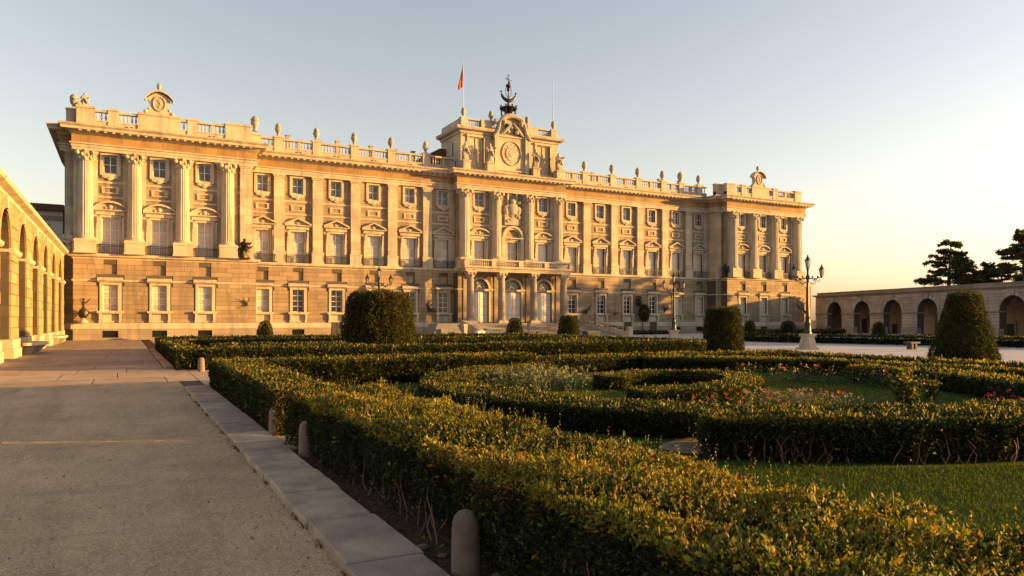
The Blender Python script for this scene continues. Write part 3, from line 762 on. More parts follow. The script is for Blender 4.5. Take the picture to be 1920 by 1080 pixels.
# arms over the middle window, niche
mb = MB()
mb.ball((40.42, 75.55, 14.9), .75, 10, 8, (1, .4, 1)); mb.ball((40.42, 75.5, 15.75), .42, 8, 6, (1, .6, .8)); mb.box(39.4, 41.45, 75.55, 75.8, 13.0, 14.35); mb.ball((39.6, 75.6, 14.7), .4, 8, 6, (1, .5, 1.4)); mb.ball((41.25, 75.6, 14.7), .4, 8, 6, (1, .5, 1.4))
for k in range(14): mb.ball((40.42+rnd.uniform(-1, 1), 75.55, 13.2+rnd.uniform(0, 2.6)), rnd.uniform(.12, .24), 6, 5, (1, .7, 1))
obj('coat_of_arms', mb, M_STATUE, PAL, smooth=True)
mb = MB(); n = 14; NI = MB()
for k in range(n):
    a, b = R(180-180*k/n), R(180-180*(k+1)/n)
    for r0, r1, y0 in ((1.15, 1.4, 75.35), (.95, 1.15, 75.5)):
        P = [(40.42+r1*math.cos(a), 11.5+r1*math.sin(a)), (40.42+r0*math.cos(a), 11.5+r0*math.sin(a)), (40.42+r0*math.cos(b), 11.5+r0*math.sin(b)), (40.42+r1*math.cos(b), 11.5+r1*math.sin(b))]
        mb.prism(P, y0, 75.8)
for q_ in (38.95, 41.5): obj('niche_jamb', MB().box(q_, q_+.4, 75.4, 75.8, Z_L1, 11.36), M_LIME, PAL)
obj('niche_impost', MB().box(38.85, 41.98, 75.3, 75.8, 11.362, 11.5), M_LIME, PAL)
for q_ in (39.75, 40.9): obj('niche_window_jamb', MB().box(q_, q_+.2, 75.6, 75.8, 15.0, 16.7), M_LIME, PAL)
obj('niche_arch', mb, M_LIME, PAL)
mb = MB(); mb.box(39.95, 40.9, 75.7, 75.8, 15.55, 16.55); obj('niche_window', mb, M_GREYG, PAL)

M_FAN = pane_mat('fanlight_pane', (.09, .075, .06), (.05, .04, .032), 3, .3)
# portico: doors, columns, balcony, steps ------------------------------------------
for i, x in enumerate((36.13, 40.42, 44.66)):
    d = MB(); y = 75.8-GFO
    d.box(-1.12, 1.12, .22, .3, 0, 3.65); 
    D_ = obj('entrance_door', d, M_DOORW, PAL, (x, y, 1.45))
    f = MB(); f.box(-1.36, -1.12, -.1, .4, 0, 3.7); f.box(1.12, 1.36, -.1, .4, 0, 3.7); f.box(-1.12, 1.12, -.1, .35, 3.68, 3.95)
    for k in range(12):
        a, b = R(180-15*k), R(180-15*(k+1))
        f.prism([(1.36*math.cos(a), 3.95+1.36*math.sin(a)), (1.1*math.cos(a), 3.95+1.1*math.sin(a)), (1.1*math.cos(b), 3.95+1.1*math.sin(b)), (1.36*math.cos(b), 3.95+1.36*math.sin(b))], -.1, .3)
        f.prism([(1.1*math.cos(a), 3.95+1.1*math.sin(a)), (1.1*math.cos(b), 3.95+1.1*math.sin(b)), (1.12*(1 if math.cos(b) > 0 else -1), 5.0)], .05, .3)
    obj('door_surround', f, M_LIME, D_, (x, y, 1.45))
    for s in (-1, 1):
        for z0, z1 in ((.12, .85), (1.0, 1.85), (1.95, 2.7), (2.8, 3.5)):
            for q in (.08, .6):
                l = MB().box(-.2, .2, 0, .03, 0, z1-z0); obj('door_panel', l, M_WHITE, D_, (x+s*(q+.22), y+.188, 1.45+z0))
    fl = MB(); fl.prism([(1.08*math.cos(R(180*k/16)), 3.96+1.08*math.sin(R(180*k/16))) for k in range(17)][::-1][::-1], .3, .34)
    obj('fanlight_glass', fl, M_FAN, D_, (x, y, 1.45))
    fb = MB()
    for k in range(1, 10):
        a = R(18*k); fb.tube([(.25*math.cos(a), .27, 3.96+.25*math.sin(a)), (1.08*math.cos(a), .27, 3.96+1.08*math.sin(a))], .028, 4)
    for r_ in (.28, .7): fb.tube([(r_*math.cos(R(15*k)), .27, 3.97+r_*math.sin(R(15*k))) for k in range(13)], .03, 4)
    obj('fanlight_bars', fb, M_WHITE, D_, (x, y, 1.45))
def pcol():
    m = MB(); m.lathe([(.52, 0), (.52, .1), (.46, .16), (.42, .22), (.43, .3), (.43, 2.0), (.39, 4.5), (.37, 4.85)], n=20); return m
def pcap():
    m = MB(); m.lathe([(.38, 0), (.42, .04), (.38, .08), (.42, .3), (.52, .55)], n=14)
    for i in range(8):
        a = i*math.pi/4; m.ball((.46*math.cos(a), .46*math.sin(a), .22+.14*(i % 2)), .11, 6, 4, (1, 1, 1.5))
    for i in range(4):
        a = math.pi/4+i*math.pi/2; m.ball((.6*math.cos(a), .6*math.sin(a), .46), .14, 6, 5)
    m.box(-.56, .56, -.56, .56, .56, .68); return m
for x in (34.35, 38.3, 42.55, 46.7):
    c = obj('portico_column', cached('pcol', pcol, True), M_PLINTH, PAL, (x, 74.3, 1.75))
    obj('capital', cached('pcap', pcap, True), M_LIME, c, (x, 74.3, 6.6))
    pb = MB(); pb.box(-.62, .62, -.62, .62, -.31, -.12); pb.box(-.56, .56, -.56, .56, -.12, 0); obj('column_base', cached('pbase', lambda: pb), M_LIME, c, (x, 74.3, 1.75))
    pl = MB(); pl.box(-.35, .35, -.12, 0, -.3, 5.5); obj('door_pilaster', cached('dpil', lambda: pl), M_PLINTH, PAL, (x, 75.55, 1.75))
PB = obj('portico_balcony', MB().moulding([(33.6, 75.5), (33.6, 73.85), (47.4, 73.85), (47.4, 75.5)], [(-.9, 7.28), (0, 7.28), (.04, 7.45), (.1, 7.5), (.1, 7.6), (.3, 7.66), (.34, 7.8), (-.9, 7.8)]), M_LIME, PAL)
mb = MB(); mb.box(33.7, 47.3, 73.95, 75.5, 7.3, 7.79); obj('balcony_floor', mb, M_LIME, PB)
rl = MB(); bm = MB()
rl.box(33.45, 47.55, 73.65, 73.95, 8.5, 8.66); rl.box(33.45, 33.75, 73.95, 75.4, 8.5, 8.66); rl.box(47.25, 47.55, 73.95, 75.4, 8.5, 8.66); rl.box(33.45, 47.55, 73.65, 73.95, 7.8, 7.9)
for x in (33.6, 37.0, 40.5, 43.95, 47.4): rl.box(x-.28, x+.28, 73.6, 74.0, 7.9, 8.5)
for i in range(56):
    x = 33.95+i*13.1/55; bm.add([(vx+x, vy+73.8, vz*.8+7.9) for vx, vy, vz in BAL.v], BAL.f)
obj('hand_rail', rl, M_LIME, PB); tag(obj('balusters', bm, M_LIME, PB), kind='stuff')
# steps
STEP = tag(empty('entrance_steps', (40.5, 72, 0)), 'broad pale stone steps climbing to the columned palace entrance', 'steps')
for k in range(9):
    z1 = 1.44*(k+1)/9; y0 = 67.5+k*.72
    mb = MB(); e = (8-k)*.14
    mb.box(33.6-e*.2, 47.6+e*2.2, y0, 75.54 if k == 8 else y0+.9, 0.005 if k == 0 else z1-.16, z1); obj('step', mb, M_PLINTH, STEP)
for s, xx in ((0, 32.9), (1, 47.9)):
    mb = MB(); 
    pts = [(66.6, 0), (74.4, 0), (74.4, 1.75), (73.2, 1.75), (66.6, .45)]
    v = [(xx + (2.6*(74.4-y)/7.8 if s else -.4*(74.4-y)/7.8), y, z) for y, z in pts]; n = len(v)
    mb.add(v+[(x+.55, y, z) for x, y, z in v], [tuple(range(n))[::-1], tuple(range(n, 2*n)), *[(i, (i+1) % n, n+(i+1) % n, n+i) for i in range(n)]])
    obj('cheek_wall', mb, M_LIME, STEP)
mb = MB(); mb.box(50.4, 50.9, 66.2, 66.8, 0, .95); mb.box(50.34, 50.96, 66.14, 66.86, .95, 1.05); obj('newel_post', mb, M_LIME, STEP)
# ================================================================== ground, path, kerbs, paving, arcades
def gravel_mat(name, c1, c2, c3, sc=60):
    m, t, b = newmat(name)
    col = mixc(t, ramp(t, noise(t, .3, 6, .65), .38, .62), c1, c2)
    col = mixc(t, math_(t, 'MULTIPLY', ramp(t, noise(t, 1.7, 7, .75, (1, .35, 1)), .47, .68), .75), col, c3)
    col = mixc(t, math_(t, 'MULTIPLY', ramp(t, noise(t, 1.1, 7, .7, (.5, 1.6, 1)), .55, .72), .55), col, tuple(x*.45 for x in c2))
    col = mixc(t, math_(t, 'MULTIPLY', ramp(t, noise(t, 14, 5, .75), .55, .75), .5), col, tuple(x*.5 for x in c2))
    col = mixc(t, math_(t, 'MULTIPLY', ramp(t, noise(t, 1.0, 4, .6, (1.7, .10, 1)), .52, .66), .4), col, tuple(x*.55 for x in c2))      # worn wheel and foot tracks
    vo = t.nodes.new('ShaderNodeTexVoronoi'); vo.inputs['Scale'].default_value = sc; t.links.new(mapped(t, (1, 1, 1)), vo.inputs['Vector'])
    sp = t.nodes.new('ShaderNodeSeparateColor'); t.links.new(vo.outputs['Color'], sp.inputs[0])
    col = mixc(t, math_(t, 'MULTIPLY', ramp(t, sp.outputs[0], .45, .95), .42), col, tuple(min(1, x*2.1) for x in c1))
    col = mixc(t, math_(t, 'MULTIPLY', ramp(t, sp.outputs[1], .5, .95), .55), col, tuple(x*.4 for x in c1))
    t.links.new(col, b.inputs['Base Color']); b.inputs['Roughness'].default_value = 1.0; b.inputs['Specular IOR Level'].default_value = .06
    bp = t.nodes.new('ShaderNodeBump'); bp.inputs['Strength'].default_value = .9; bp.inputs['Distance'].default_value = .02
    h = math_(t, 'ADD', math_(t, 'MULTIPLY', vo.outputs['Distance'], -.8), noise(t, 9, 6, .7))
    t.links.new(h, bp.inputs['Height']); t.links.new(bp.outputs[0], b.inputs['Normal'])
    return m
M_GRAVEL = gravel_mat('gravel_path', (.6, .40, .245), (.40, .265, .16), (.68, .45, .265), 95)
M_SAND = gravel_mat('sandy_path', (.30, .22, .15), (.24, .175, .125), (.2, .15, .1), 70)
M_EARTH = gravel_mat('earth', (.13, .10, .075), (.09, .07, .05), (.15, .11, .075), 25)
M_SOIL = gravel_mat('soil', (.075, .05, .033), (.05, .034, .024), (.1, .065, .04), 30)
M_SLAB = stone('paving_slab', (.32, .25, .185), (.23, .18, .135), big=.6, fine=9, streak=.25, island=.22, bump=.35, rough=.75)
M_SLAB_SUN = stone('paving_slab_sunlit', (.46, .34, .235), (.35, .255, .175), big=.8, fine=7, streak=.3, island=.25, bump=.5, rough=.8)  # lighter, warmer slab colour paints in the sun on the cross path
M_KERB = stone('kerb_stone', (.56, .405, .275), (.33, .24, .165), big=2.2, fine=22, streak=.6, island=.45, bump=.9, bd=.02, rough=.95)
M_PLAZA = stone('plaza_stone', (.50, .46, .42), (.40, .37, .335), big=.25, fine=5, streak=.2, courses=None, rough=.55, bump=.15)
M_LAWN = None
g = MB(); g.add([(-2500, -2500, -.02), (2500, -2500, -.02), (2500, 2500, -.02), (-2500, 2500, -.02)], [(0, 1, 2, 3)]); struct('ground', g, M_EARTH)
g = MB(); g.add([(-30, -30, 0), (1.4, -30, 0), (1.4, 23.4, 0), (-30, 23.4, 0)], [(0, 1, 2, 3)]); struct('gravel_path', g, M_GRAVEL)
# paved part of the way: slabs with open joints
base = MB(); base.add([(-5.2, 23.4, -.012), (1.95, 23.4, -.012), (1.95, 80, -.012), (-5.2, 80, -.012)], [(0, 1, 2, 3)]); base.add([(1.95, 21.7, -.011), (30, 21.7, -.011), (30, 28.2, -.011), (1.95, 28.2, -.011)], [(0, 1, 2, 3)])
PAVE = struct('pavement', base, M_SOIL)
rr = random.Random(11)
y = 23.4; row = 0
while y < 74:
    d = rr.uniform(1.9, 2.6) if y < 31 else rr.uniform(2.7, 3.6)
    xs = [-5.15]
    while xs[-1] < 1.6: xs.append(xs[-1]+(rr.uniform(1.5, 2.4) if y < 31 else rr.uniform(2.1, 2.9)))
    xs[-1] = 1.95 if y < 29.6 else 1.28
    xs = [v for v in xs if v <= xs[-1]]
    if xs[-1]-xs[-2] < .5: xs.pop(-2)
    for a, b in zip(xs[:-1], xs[1:]):
        t_ = rr.uniform(-.003, .003); mb = MB().box(a+.012, b-.012, y+.012, y+d-.012, -.01, .004+t_); obj('paving_slab', mb, M_SLAB_SUN if y < 31 else M_SLAB, PAVE)
    y += d
for i in range(9):
    mb = MB().box(1.97+i*2.6, 1.97+(i+1)*2.6-.03, 21.8, 24.8, -.01, .003); obj('paving_slab', mb, M_SLAB_SUN, PAVE)
    mb = MB().box(1.97+i*2.6, 1.97+(i+1)*2.6-.03, 24.83, 28.1, -.01, .003); obj('paving_slab', mb, M_SLAB_SUN, PAVE)
# kerbs
def kerb_run(parent, x0, x1, y0, y1, ln, z, seed):
    r_ = random.Random(seed); y = y0
    while y < y1-.05:
        d = min(ln*r_.uniform(.75, 1.25), y1-y)
        if y1-(y+d) < .4: d = y1-y
        jx = r_.uniform(-.012, .012); tz = r_.uniform(-.006, .006)
        m = MB(); m.taper((x0+x1)/2+jx, y+d/2, -.05, z+tz-.012, (x1-x0)/2, d/2-.010, (x1-x0)/2, d/2-.010)
        m.taper((x0+x1)/2+jx, y+d/2, z+tz-.012, z+tz, (x1-x0)/2, d/2-.010, (x1-x0)/2-.014, d/2-.026)
        obj('kerb_stone', m, M_KERB, parent); y += d
KB = struct('kerb', MB().box(1.36, 1.98, -4, 20.9, -.1, -.03), M_SOIL)
kerb_run(KB, 1.38, 1.97, .5, 20.9, 1.0, .07, 4)
KB2 = struct('kerb', MB().box(1.3, 1.62, 29.7, 48.5, -.1, -.03), M_SOIL)
kerb_run(KB2, 1.31, 1.6, 29.7, 48.5, 1.6, .07, 5)
kerb_run(KB, 1.99, 3.1, 10.25, 11.45, .62, .045, 8)
# beds
g = MB(); g.add([(1.96, -3, .005), (25, -3, .005), (25, 21.65, .005), (1.96, 21.65, .005)], [(0, 1, 2, 3)]); struct('soil_bed', g, M_SOIL)
g = MB(); g.add([(1.6, 28.3, .005), (27.5, 28.3, .005), (27.5, 50, .005), (1.6, 50, .005)], [(0, 1, 2, 3)]); struct('soil_bed', g, M_SOIL)
# plaza and forecourt
g = MB(); g.add([(25.0, -20, .004), (100, -20, .004), (100, 75, .004), (27.6, 75, .004), (27.6, 28, .004), (25.0, 28, .004)], [(0, 1, 2, 3, 4, 5)])
g.add([(1.98, 50.02, .004), (27.6, 50.02, .004), (27.6, 75, .004), (1.98, 75, .004)], [(0, 1, 2, 3)])
PLZ = struct('plaza', g, M_PLAZA)
for yy in range(26, 74, 6):
    mb = MB().box(27.7, 78, yy, yy+.35, 0, .008); obj('paving_band', mb, M_SLAB, PLZ)
# lawns
def lawn_mat(name, c1, c2):
    m, t, b = newmat(name)
    col = mixc(t, ramp(t, noise(t, 1.1, 5, .6), .3, .7), c1, c2)
    col = mixc(t, ramp(t, noise(t, 40, 3, .6), .3, .75), col, tuple(x*.45 for x in c1))
    t.links.new(col, b.inputs['Base Color']); b.inputs['Roughness'].default_value = 1; b.inputs['Specular IOR Level'].default_value = .05
    bp = t.nodes.new('ShaderNodeBump'); bp.inputs['Strength'].default_value = .9; bp.inputs['Distance'].default_value = .03
    t.links.new(noise(t, 55, 4, .7), bp.inputs['Height']); t.links.new(bp.outputs[0], b.inputs['Normal']); return m
M_LAWN = lawn_mat('lawn', (.065, .10, .018), (.045, .075, .014))
g = MB(); g.add([(3.3, -1, .012), (12.0, -1, .012), (24, 3, .012), (24, 20.4, .012), (3.2, 19.3, .012)], [(0, 1, 2, 3, 4)]); struct('lawn', g, M_LAWN)
# sandy walk through the gap between the two curved hedges
g = MB(); cxy = (12.3, 13.0); a0, a1 = R(224.6), R(229.2)
pts = [(4.3, 7.4), (5.2, 5.9)] + [(12.3+r_*math.cos(a1+.0), 13+r_*math.sin(a1)) for r_ in (8.6, 6.6)] + [(12.3+r_*math.cos(a0), 13+r_*math.sin(a0)) for r_ in (6.6, 8.6)]
pts = [(6.55, 7.95), (6.6, 7.5), (6.85, 7.2), (7.3, 7.15), (8.3, 8.45), (7.75, 9.1), (7.2, 8.35), (6.8, 8.2)]
g.add([(x, y, .017) for x, y in pts], [tuple(range(len(pts)))]); struct('garden_walk', g, M_SAND)

# ------------------------------------------------------------------ arcades
def arcade(name, label, origin, rz, n, period, op, zs, zc, ztop, x_first, thick, mat, matl, course, blen, back, seps, bench=False, seed=1, x_end=None):
    """wall facing local -y with n arches; x_first = local x of the first opening's near edge"""
    A = tag(empty(name, origin, rz), label, 'arcade'); r_ = random.Random(seed); rad = op/2
    x_end = x_end or x_first+n*period
    x_start = x_first-(period-op)
    pier_edges = []
    for k in range(n): pier_edges.append((x_first+k*period, x_first+k*period+op))
    # core wall with arched openings
    m = MB(); xs = [x_start]+[e for p in pier_edges for e in p]+[x_end]
    for i in range(0, len(xs), 2): m.box(xs[i], xs[i+1], .04, thick, 0, zs)
    for a, b in pier_edges:
        c = (a+b)/2; N_ = 12
        for k in range(N_):
            t0, t1 = R(180-180*k/N_), R(180-180*(k+1)/N_)
            x0_, z0_ = c+rad*math.cos(t0), zs+rad*math.sin(t0); x1_, z1_ = c+rad*math.cos(t1), zs+rad*math.sin(t1)
            m.prism([(x0_, z0_), (x1_, z1_), (x1_, zc), (x0_, zc)], .04, thick)
    for i in range(0, len(xs), 2): m.box(xs[i], xs[i+1], .04, thick, zs, zc)
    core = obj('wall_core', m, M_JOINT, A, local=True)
    # blocks
    nb = 0; stuff = MB(); nc = round((zs-.9)/course); cc = (zs-.9)/nc
    zz = [.9+cc*k for k in range(nc+1)]; nz2 = max(2, round((zc-zs)/course)); zz += [zs+(zc-zs)*(k+1)/nz2 for k in range(nz2)]
    arcw = rad+.42
    for k, (z0, z1) in enumerate(zip(zz[:-1], zz[1:])):
        def edge(z, R_): 
            h = z-zs
            return op/2 if h <= 0 else (math.sqrt(max(0, R_*R_-h*h)))
        spans = []; cur = (x_start, x_start)
        for a, b in pier_edges:
            c = (a+b)/2
            R_ = rad if z1 <= zs+.01 else arcw
            e0, e1 = edge(z0, R_), edge(z1, R_)
            if z1 > zs+.01 and z0 < zs+.01: e0 = R_
            spans.append((cur, (c-e0, c-e1))); cur = (c+e0, c+e1)
        spans.append((cur, (x_end, x_end)))
        merged = [spans[0]]
        for s_ in spans[1:]:
            if s_[0][1]-merged[-1][1][1] < .05 and s_[0][0]-merged[-1][1][0] < .05: merged[-1] = (merged[-1][0], s_[1])
            else: merged.append(s_)
        for (l0, l1), (q0, q1) in merged:
            w_ = min(q0-l0, q1-l1)
            if w_ < .1: continue
            nn = max(1, round(w_/blen)); 
            fr = [0]+[min(.9, max(.1, (i+(.28 if k % 2 else -.12))/nn)) for i in range(1, nn)]+[1]
            for f0, f1 in zip(fr[:-1], fr[1:]):
                g_ = .014; pr = -.02-r_.uniform(0, .03)
                P = [(l0+(q0-l0)*f0+g_, z0+g_), (l0+(q0-l0)*f1-g_, z0+g_), (l1+(q1-l1)*f1-g_, z1-g_), (l1+(q1-l1)*f0+g_, z1-g_)]
                if nb < seps: obj('stone_block', MB().prism(P, pr, .04), mat, core, local=True)
                else: stuff.prism(P, pr, .04)
                nb += 1
    if stuff.v: tag(obj('stone_courses', stuff, mat, core, local=True), kind='stuff')
    # jamb blocks (the reveals show coursing too)
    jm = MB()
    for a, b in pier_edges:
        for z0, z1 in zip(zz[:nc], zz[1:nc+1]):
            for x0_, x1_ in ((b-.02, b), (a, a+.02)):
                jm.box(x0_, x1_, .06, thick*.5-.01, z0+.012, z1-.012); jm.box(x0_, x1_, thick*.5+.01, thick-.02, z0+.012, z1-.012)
    tag(obj('reveal_courses', jm, M_REVEAL_SHADE, core, local=True), kind='stuff')
    for a, b in pier_edges:    # voussoirs: each wedge is a piece
        c = (a+b)/2; N_ = 11
        for k in range(N_):
            t0, t1 = R(180-180*k/N_)-.006, R(180-180*(k+1)/N_)+.006
            key = k == N_//2; r1 = arcw+(.16 if key else -.012); pr = -.14 if key else -.055
            P = [(c+rad*math.cos(t0), zs+rad*math.sin(t0)), (c+rad*math.cos(t1), zs+rad*math.sin(t1)), (c+r1*math.cos(t1), zs+r1*math.sin(t1)), (c+r1*math.cos(t0), zs+r1*math.sin(t0))]
            obj('keystone' if key else 'voussoir', MB().prism(P[::-1], pr, .04), matl if key else mat, core, local=True)
    for i in range(0, len(xs), 2):   # pier feet and imposts
        x0_, x1_ = xs[i], xs[i+1]
        m = MB(); m.box(x0_-.06, x1_+.06, -.16, thick*.6, 0, .45); obj('pier_foot', m, matl, core, local=True)
        m = MB(); m.box(x0_-.02, x1_+.02, -.1, thick*.6, .462, .89); obj('pier_foot', m, matl, core, local=True)
        m = MB(); m.moulding([(x0_-.05, .0), (x1_+.05, .0)], [(-.04, zs-.2), (.08, zs-.2), (.16, zs-.12), (.18, zs-.03), (.18, zs+.03), (-.04, zs+.03)]); m.box(x1_, x1_+.06, .04, thick, zs-.14, zs+.0) ; m.box(x0_-.06, x0_, .04, thick, zs-.14, zs+.0)
        obj('impost', m, matl, core, local=True)
    m = MB(); m.moulding([(x_start-.02, thick), (x_start, 0), (x_end, 0)], [(-.3, zc), (.04, zc), (.08, zc+.14), (.38, zc+.26), (.45, zc+.42), (-.3, zc+.42)]); obj('cornice', m, matl, A, local=True)
    # parapet of separate slabs
    x = x_start
    while x < x_end-.01:
        d = min(period*.5*r_.uniform(.8, 1.1), x_end-x); 
        if x_end-x-d < .5: d = x_end-x
        obj('parapet_slab', MB().box(x+.01, x+d-.01, .1, .55, zc+.421, ztop-.1), matl, A, local=True); x += d
    obj('coping', MB().box(x_start, x_end, .02, .63, ztop-.098, ztop), matl, A, local=True)
    m = MB(); m.box(x_start, x_end, thick, back, zc-.1, zc+.4); obj('roof_slab', m, mat, A, local=True)
    m = MB(); m.box(x_start, x_end, back, back+.3, 0, zc-.1); obj('back_wall', m, stoneplain, A, local=True)
    m = MB(); m.box(x_start, x_end, thick*.6+.02, back, 0, .05); obj('walk_floor', m, M_SLAB, A, local=True)
    m = MB(); m.box(x_end-.02, x_end+.3, thick, back, 0, zc); obj('end_wall', m, stoneplain, A, local=True)
    m = MB(); m.box(x_start-.3, x_start+.02, .05, back, 0, zc); obj('end_wall', m, stoneplain, A, local=True)
    return A
M_REVEAL_SHADE = stone('reveal_shade_stone', (.10, .08, .058), (.07, .056, .042), big=.8, island=.3, bump=.4)  # shade of the arch jambs painted in as near-black stone
stoneplain = stone('arcade_inner_stone', (.55, .43, .31), (.42, .32, .23), big=.6, streak=.4, courses=(1.3, .42, .5))
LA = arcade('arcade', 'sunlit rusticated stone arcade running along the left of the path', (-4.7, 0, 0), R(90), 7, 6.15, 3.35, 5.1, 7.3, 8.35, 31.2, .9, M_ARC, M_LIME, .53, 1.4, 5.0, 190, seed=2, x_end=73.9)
ra = math.atan2(-32.7, -9.7)
RA = arcade('arcade', 'grey stone arcade of round arches closing the right side of the plaza', (89.6, 73.9, 0), ra, 9, 5.72, 3.2, 2.75, 4.95, 5.72, 3.9, .9, M_ARC2, M_PLINTH, .40, 1.25, 4.6, 0, seed=3)
# pale doors and plinths inside the right arcade
for k, (u, w_, h_) in enumerate(((6.0, .6, 1.9), (11.9, .5, 1.2), (17.9, .9, 2.1), (23.4, .9, 2.0), (29.6, .5, 1.3), (34.6, .5, 1.2))):
    m = MB(); m.box(u-w_-.12, u-w_, 4.4, 4.598, 0.05, h_+.1); m.box(u+w_, u+w_+.12, 4.4, 4.598, .05, h_+.1)
    N_ = 8; m.prism([(u+(w_+.12)*math.cos(R(180*k2/N_)), h_+.1+.5*math.sin(R(180*k2/N_))) for k2 in range(N_+1)], 4.4, 4.598)
    d = obj('door_frame', m, M_LIME, RA, local=True)
    obj('inner_door', MB().box(u-w_+.002, u+w_-.002, 4.47, 4.597, .05, h_+.098), M_DOORW if k in (3, 2) else M_DOORD, RA, local=True)
# stone bench slabs against the left arcade
def wall_bench(label, yy, L, dp):
    B = tag(empty('stone_bench', (-4.5, yy, 0)), label, 'bench', 'stone benches along the left arcade')
    n = 12; pts = [(-4.6, yy), *[(-4.6+.18+dp*math.sin(math.pi*k/n)**.7, yy+L*k/n) for k in range(n+1)], (-4.6, yy+L)]
    obj('seat', MB().prismz(pts, .48, .62), M_LIME, B)
    for f in (.15, .38, .62, .85):
        m = MB(); d2 = .1+dp*math.sin(math.pi*f)**.7
        m.add([(-4.58, yy+L*f-.14, 0), (-4.58, yy+L*f+.14, 0), (-4.58+d2*.45, yy+L*f+.11, 0), (-4.58+d2*.45, yy+L*f-.11, 0), (-4.58, yy+L*f-.14, .479), (-4.58, yy+L*f+.14, .479), (-4.58+d2, yy+L*f+.11, .479), (-4.58+d2, yy+L*f-.11, .479)], [(0, 3, 2, 1), (4, 5, 6, 7), (0, 1, 5, 4), (1, 2, 6, 5), (2, 3, 7, 6), (3, 0, 4, 7)])
        obj('leg', m, M_PLINTH, B)
wall_bench('curved pale stone bench at the foot of the nearest arcade pier', 44.4, 4.6, .75)
wall_bench('long pale stone bench at the far end of the arcade, by the palace', 61.5, 7.5, .55)
# building behind the left arcade
BB = tag(empty('rear_building', (-9, 84, 0)), 'low grey building with red tile roof behind the left arcade', 'building')
m = MB(); m.box(-16, -5.4, 84, 92, 0, 12.5); obj('wall', m, plain('pale_plaster', (.7, .64, .55), .9), BB)
m = MB(); m.prism([(-16.6, 12.5), (-5.0, 12.5), (-5.0, 12.65), (-5.3, 13.1), (-16.6, 13.1)], 83.4, 92.5); obj('roof', m, M_ROOF, BB)
m = MB(); m.box(-16, -5.35, 83.85, 84, 11.6, 12.0); obj('cornice', m, M_ARC2, BB)
for k in range(3): obj('window', MB().box(-7.4-k*2.4, -6.5-k*2.4, 83.97, 84.03, 9.8, 11.2), M_GREYG, BB)
# ================================================================== garden
M_LEAF = foliage_mat('hedge_leaf', .32, .55, .28)
M_GRASS = foliage_mat('grass_blade', .25, .85, .08)
M_LEAFD = foliage_mat('topiary_leaf', .2, .6, .2)
M_CEDAR = foliage_mat('cedar_needle', .2, .6, .3)
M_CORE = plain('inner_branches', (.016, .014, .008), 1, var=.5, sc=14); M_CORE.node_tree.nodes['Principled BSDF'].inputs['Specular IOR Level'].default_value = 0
M_BARK = plain('bark', (.09, .062, .042), .9, var=.5, sc=12, bump=.5)
M_TWIG = plain('twig', (.24, .135, .065), .8, var=.4, sc=20)
GREEN = np.array([(.011, .021, .004), (.017, .029, .005), (.027, .040, .007), (.044, .052, .009)])
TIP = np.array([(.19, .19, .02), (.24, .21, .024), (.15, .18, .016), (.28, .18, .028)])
RED = np.array([(.2, .05, .018), (.17, .07, .02), (.24, .10, .03)])
BROWN = np.array([(.10, .065, .022), (.13, .075, .025), (.075, .055, .018)])
def pal(p, n): return p[RNG.integers(0, len(p), n)] * RNG.uniform(.75, 1.25, (n, 1))
def leafmesh(name, P, D, S, C, wid=.5, fold=.12):
    """P points, D axis directions, S lengths, C colours: one diamond leaf (two faces sharing a midrib) each"""
    n = len(P); D = D/np.maximum(1e-6, np.linalg.norm(D, axis=1, keepdims=True))
    rv = RNG.normal(size=(n, 3)); A = np.cross(D, rv); A /= np.maximum(1e-6, np.linalg.norm(A, axis=1, keepdims=True)); B = np.cross(D, A)
    L = S[:, None]
    v = np.empty((n, 4, 3), np.float32)
    v[:, 0] = P; v[:, 2] = P+D*L
    mid = P+D*L*.55
    v[:, 1] = mid+A*L*wid*.5+B*L*fold; v[:, 3] = mid-A*L*wid*.5+B*L*fold
    me = bpy.data.meshes.new(name); me.vertices.add(n*4); me.vertices.foreach_set('co', v.reshape(-1))
    base = (np.arange(n)*4)[:, None]; tri = (base+np.array([0, 1, 2, 0, 2, 3])).reshape(-1).astype(np.int32)
    me.loops.add(n*6); me.loops.foreach_set('vertex_index', tri); me.polygons.add(n*2)
    me.polygons.foreach_set('loop_start', np.arange(0, n*6, 3, dtype=np.int32))
    me.update()
    at = me.attributes.new('Col', 'FLOAT_COLOR', 'POINT')
    c4 = np.ones((n, 4, 4), np.float32); c4[:, :, :3] = C[:, None, :]; at.data.foreach_set('color', c4.reshape(-1))
    me.update(); return me
def lump(P, k=1.0, seed=0.):
    x, y, z = P[:, 0]*k+seed, P[:, 1]*k+seed*1.7, P[:, 2]*k
    return (np.sin(3.1*x+1.3*np.sin(2.3*y))+np.sin(2.7*y+1.1*np.sin(3.3*x+z*2))+.6*np.sin(7.1*x+5.3*y+3*z)+.5*np.sin(9.7*y-6.1*x+4*z))/3.1
def resample(pts, step):
    pts = np.array(pts, float); d = np.r_[0, np.cumsum(np.linalg.norm(np.diff(pts, axis=0), axis=1))]
    n = max(2, int(d[-1]/step)+1); t = np.linspace(0, d[-1], n)
    return np.stack([np.interp(t, d, pts[:, 0]), np.interp(t, d, pts[:, 1])], 1), d[-1]
def smooth_line(pts, it=3):
    p = [tuple(q) for q in pts]
    for _ in range(it):
        q = [p[0]]
        for a, b in zip(p[:-1], p[1:]): q += [(a[0]*.75+b[0]*.25, a[1]*.75+b[1]*.25), (a[0]*.25+b[0]*.75, a[1]*.25+b[1]*.75)]
        p = q+[p[-1]]
    return p
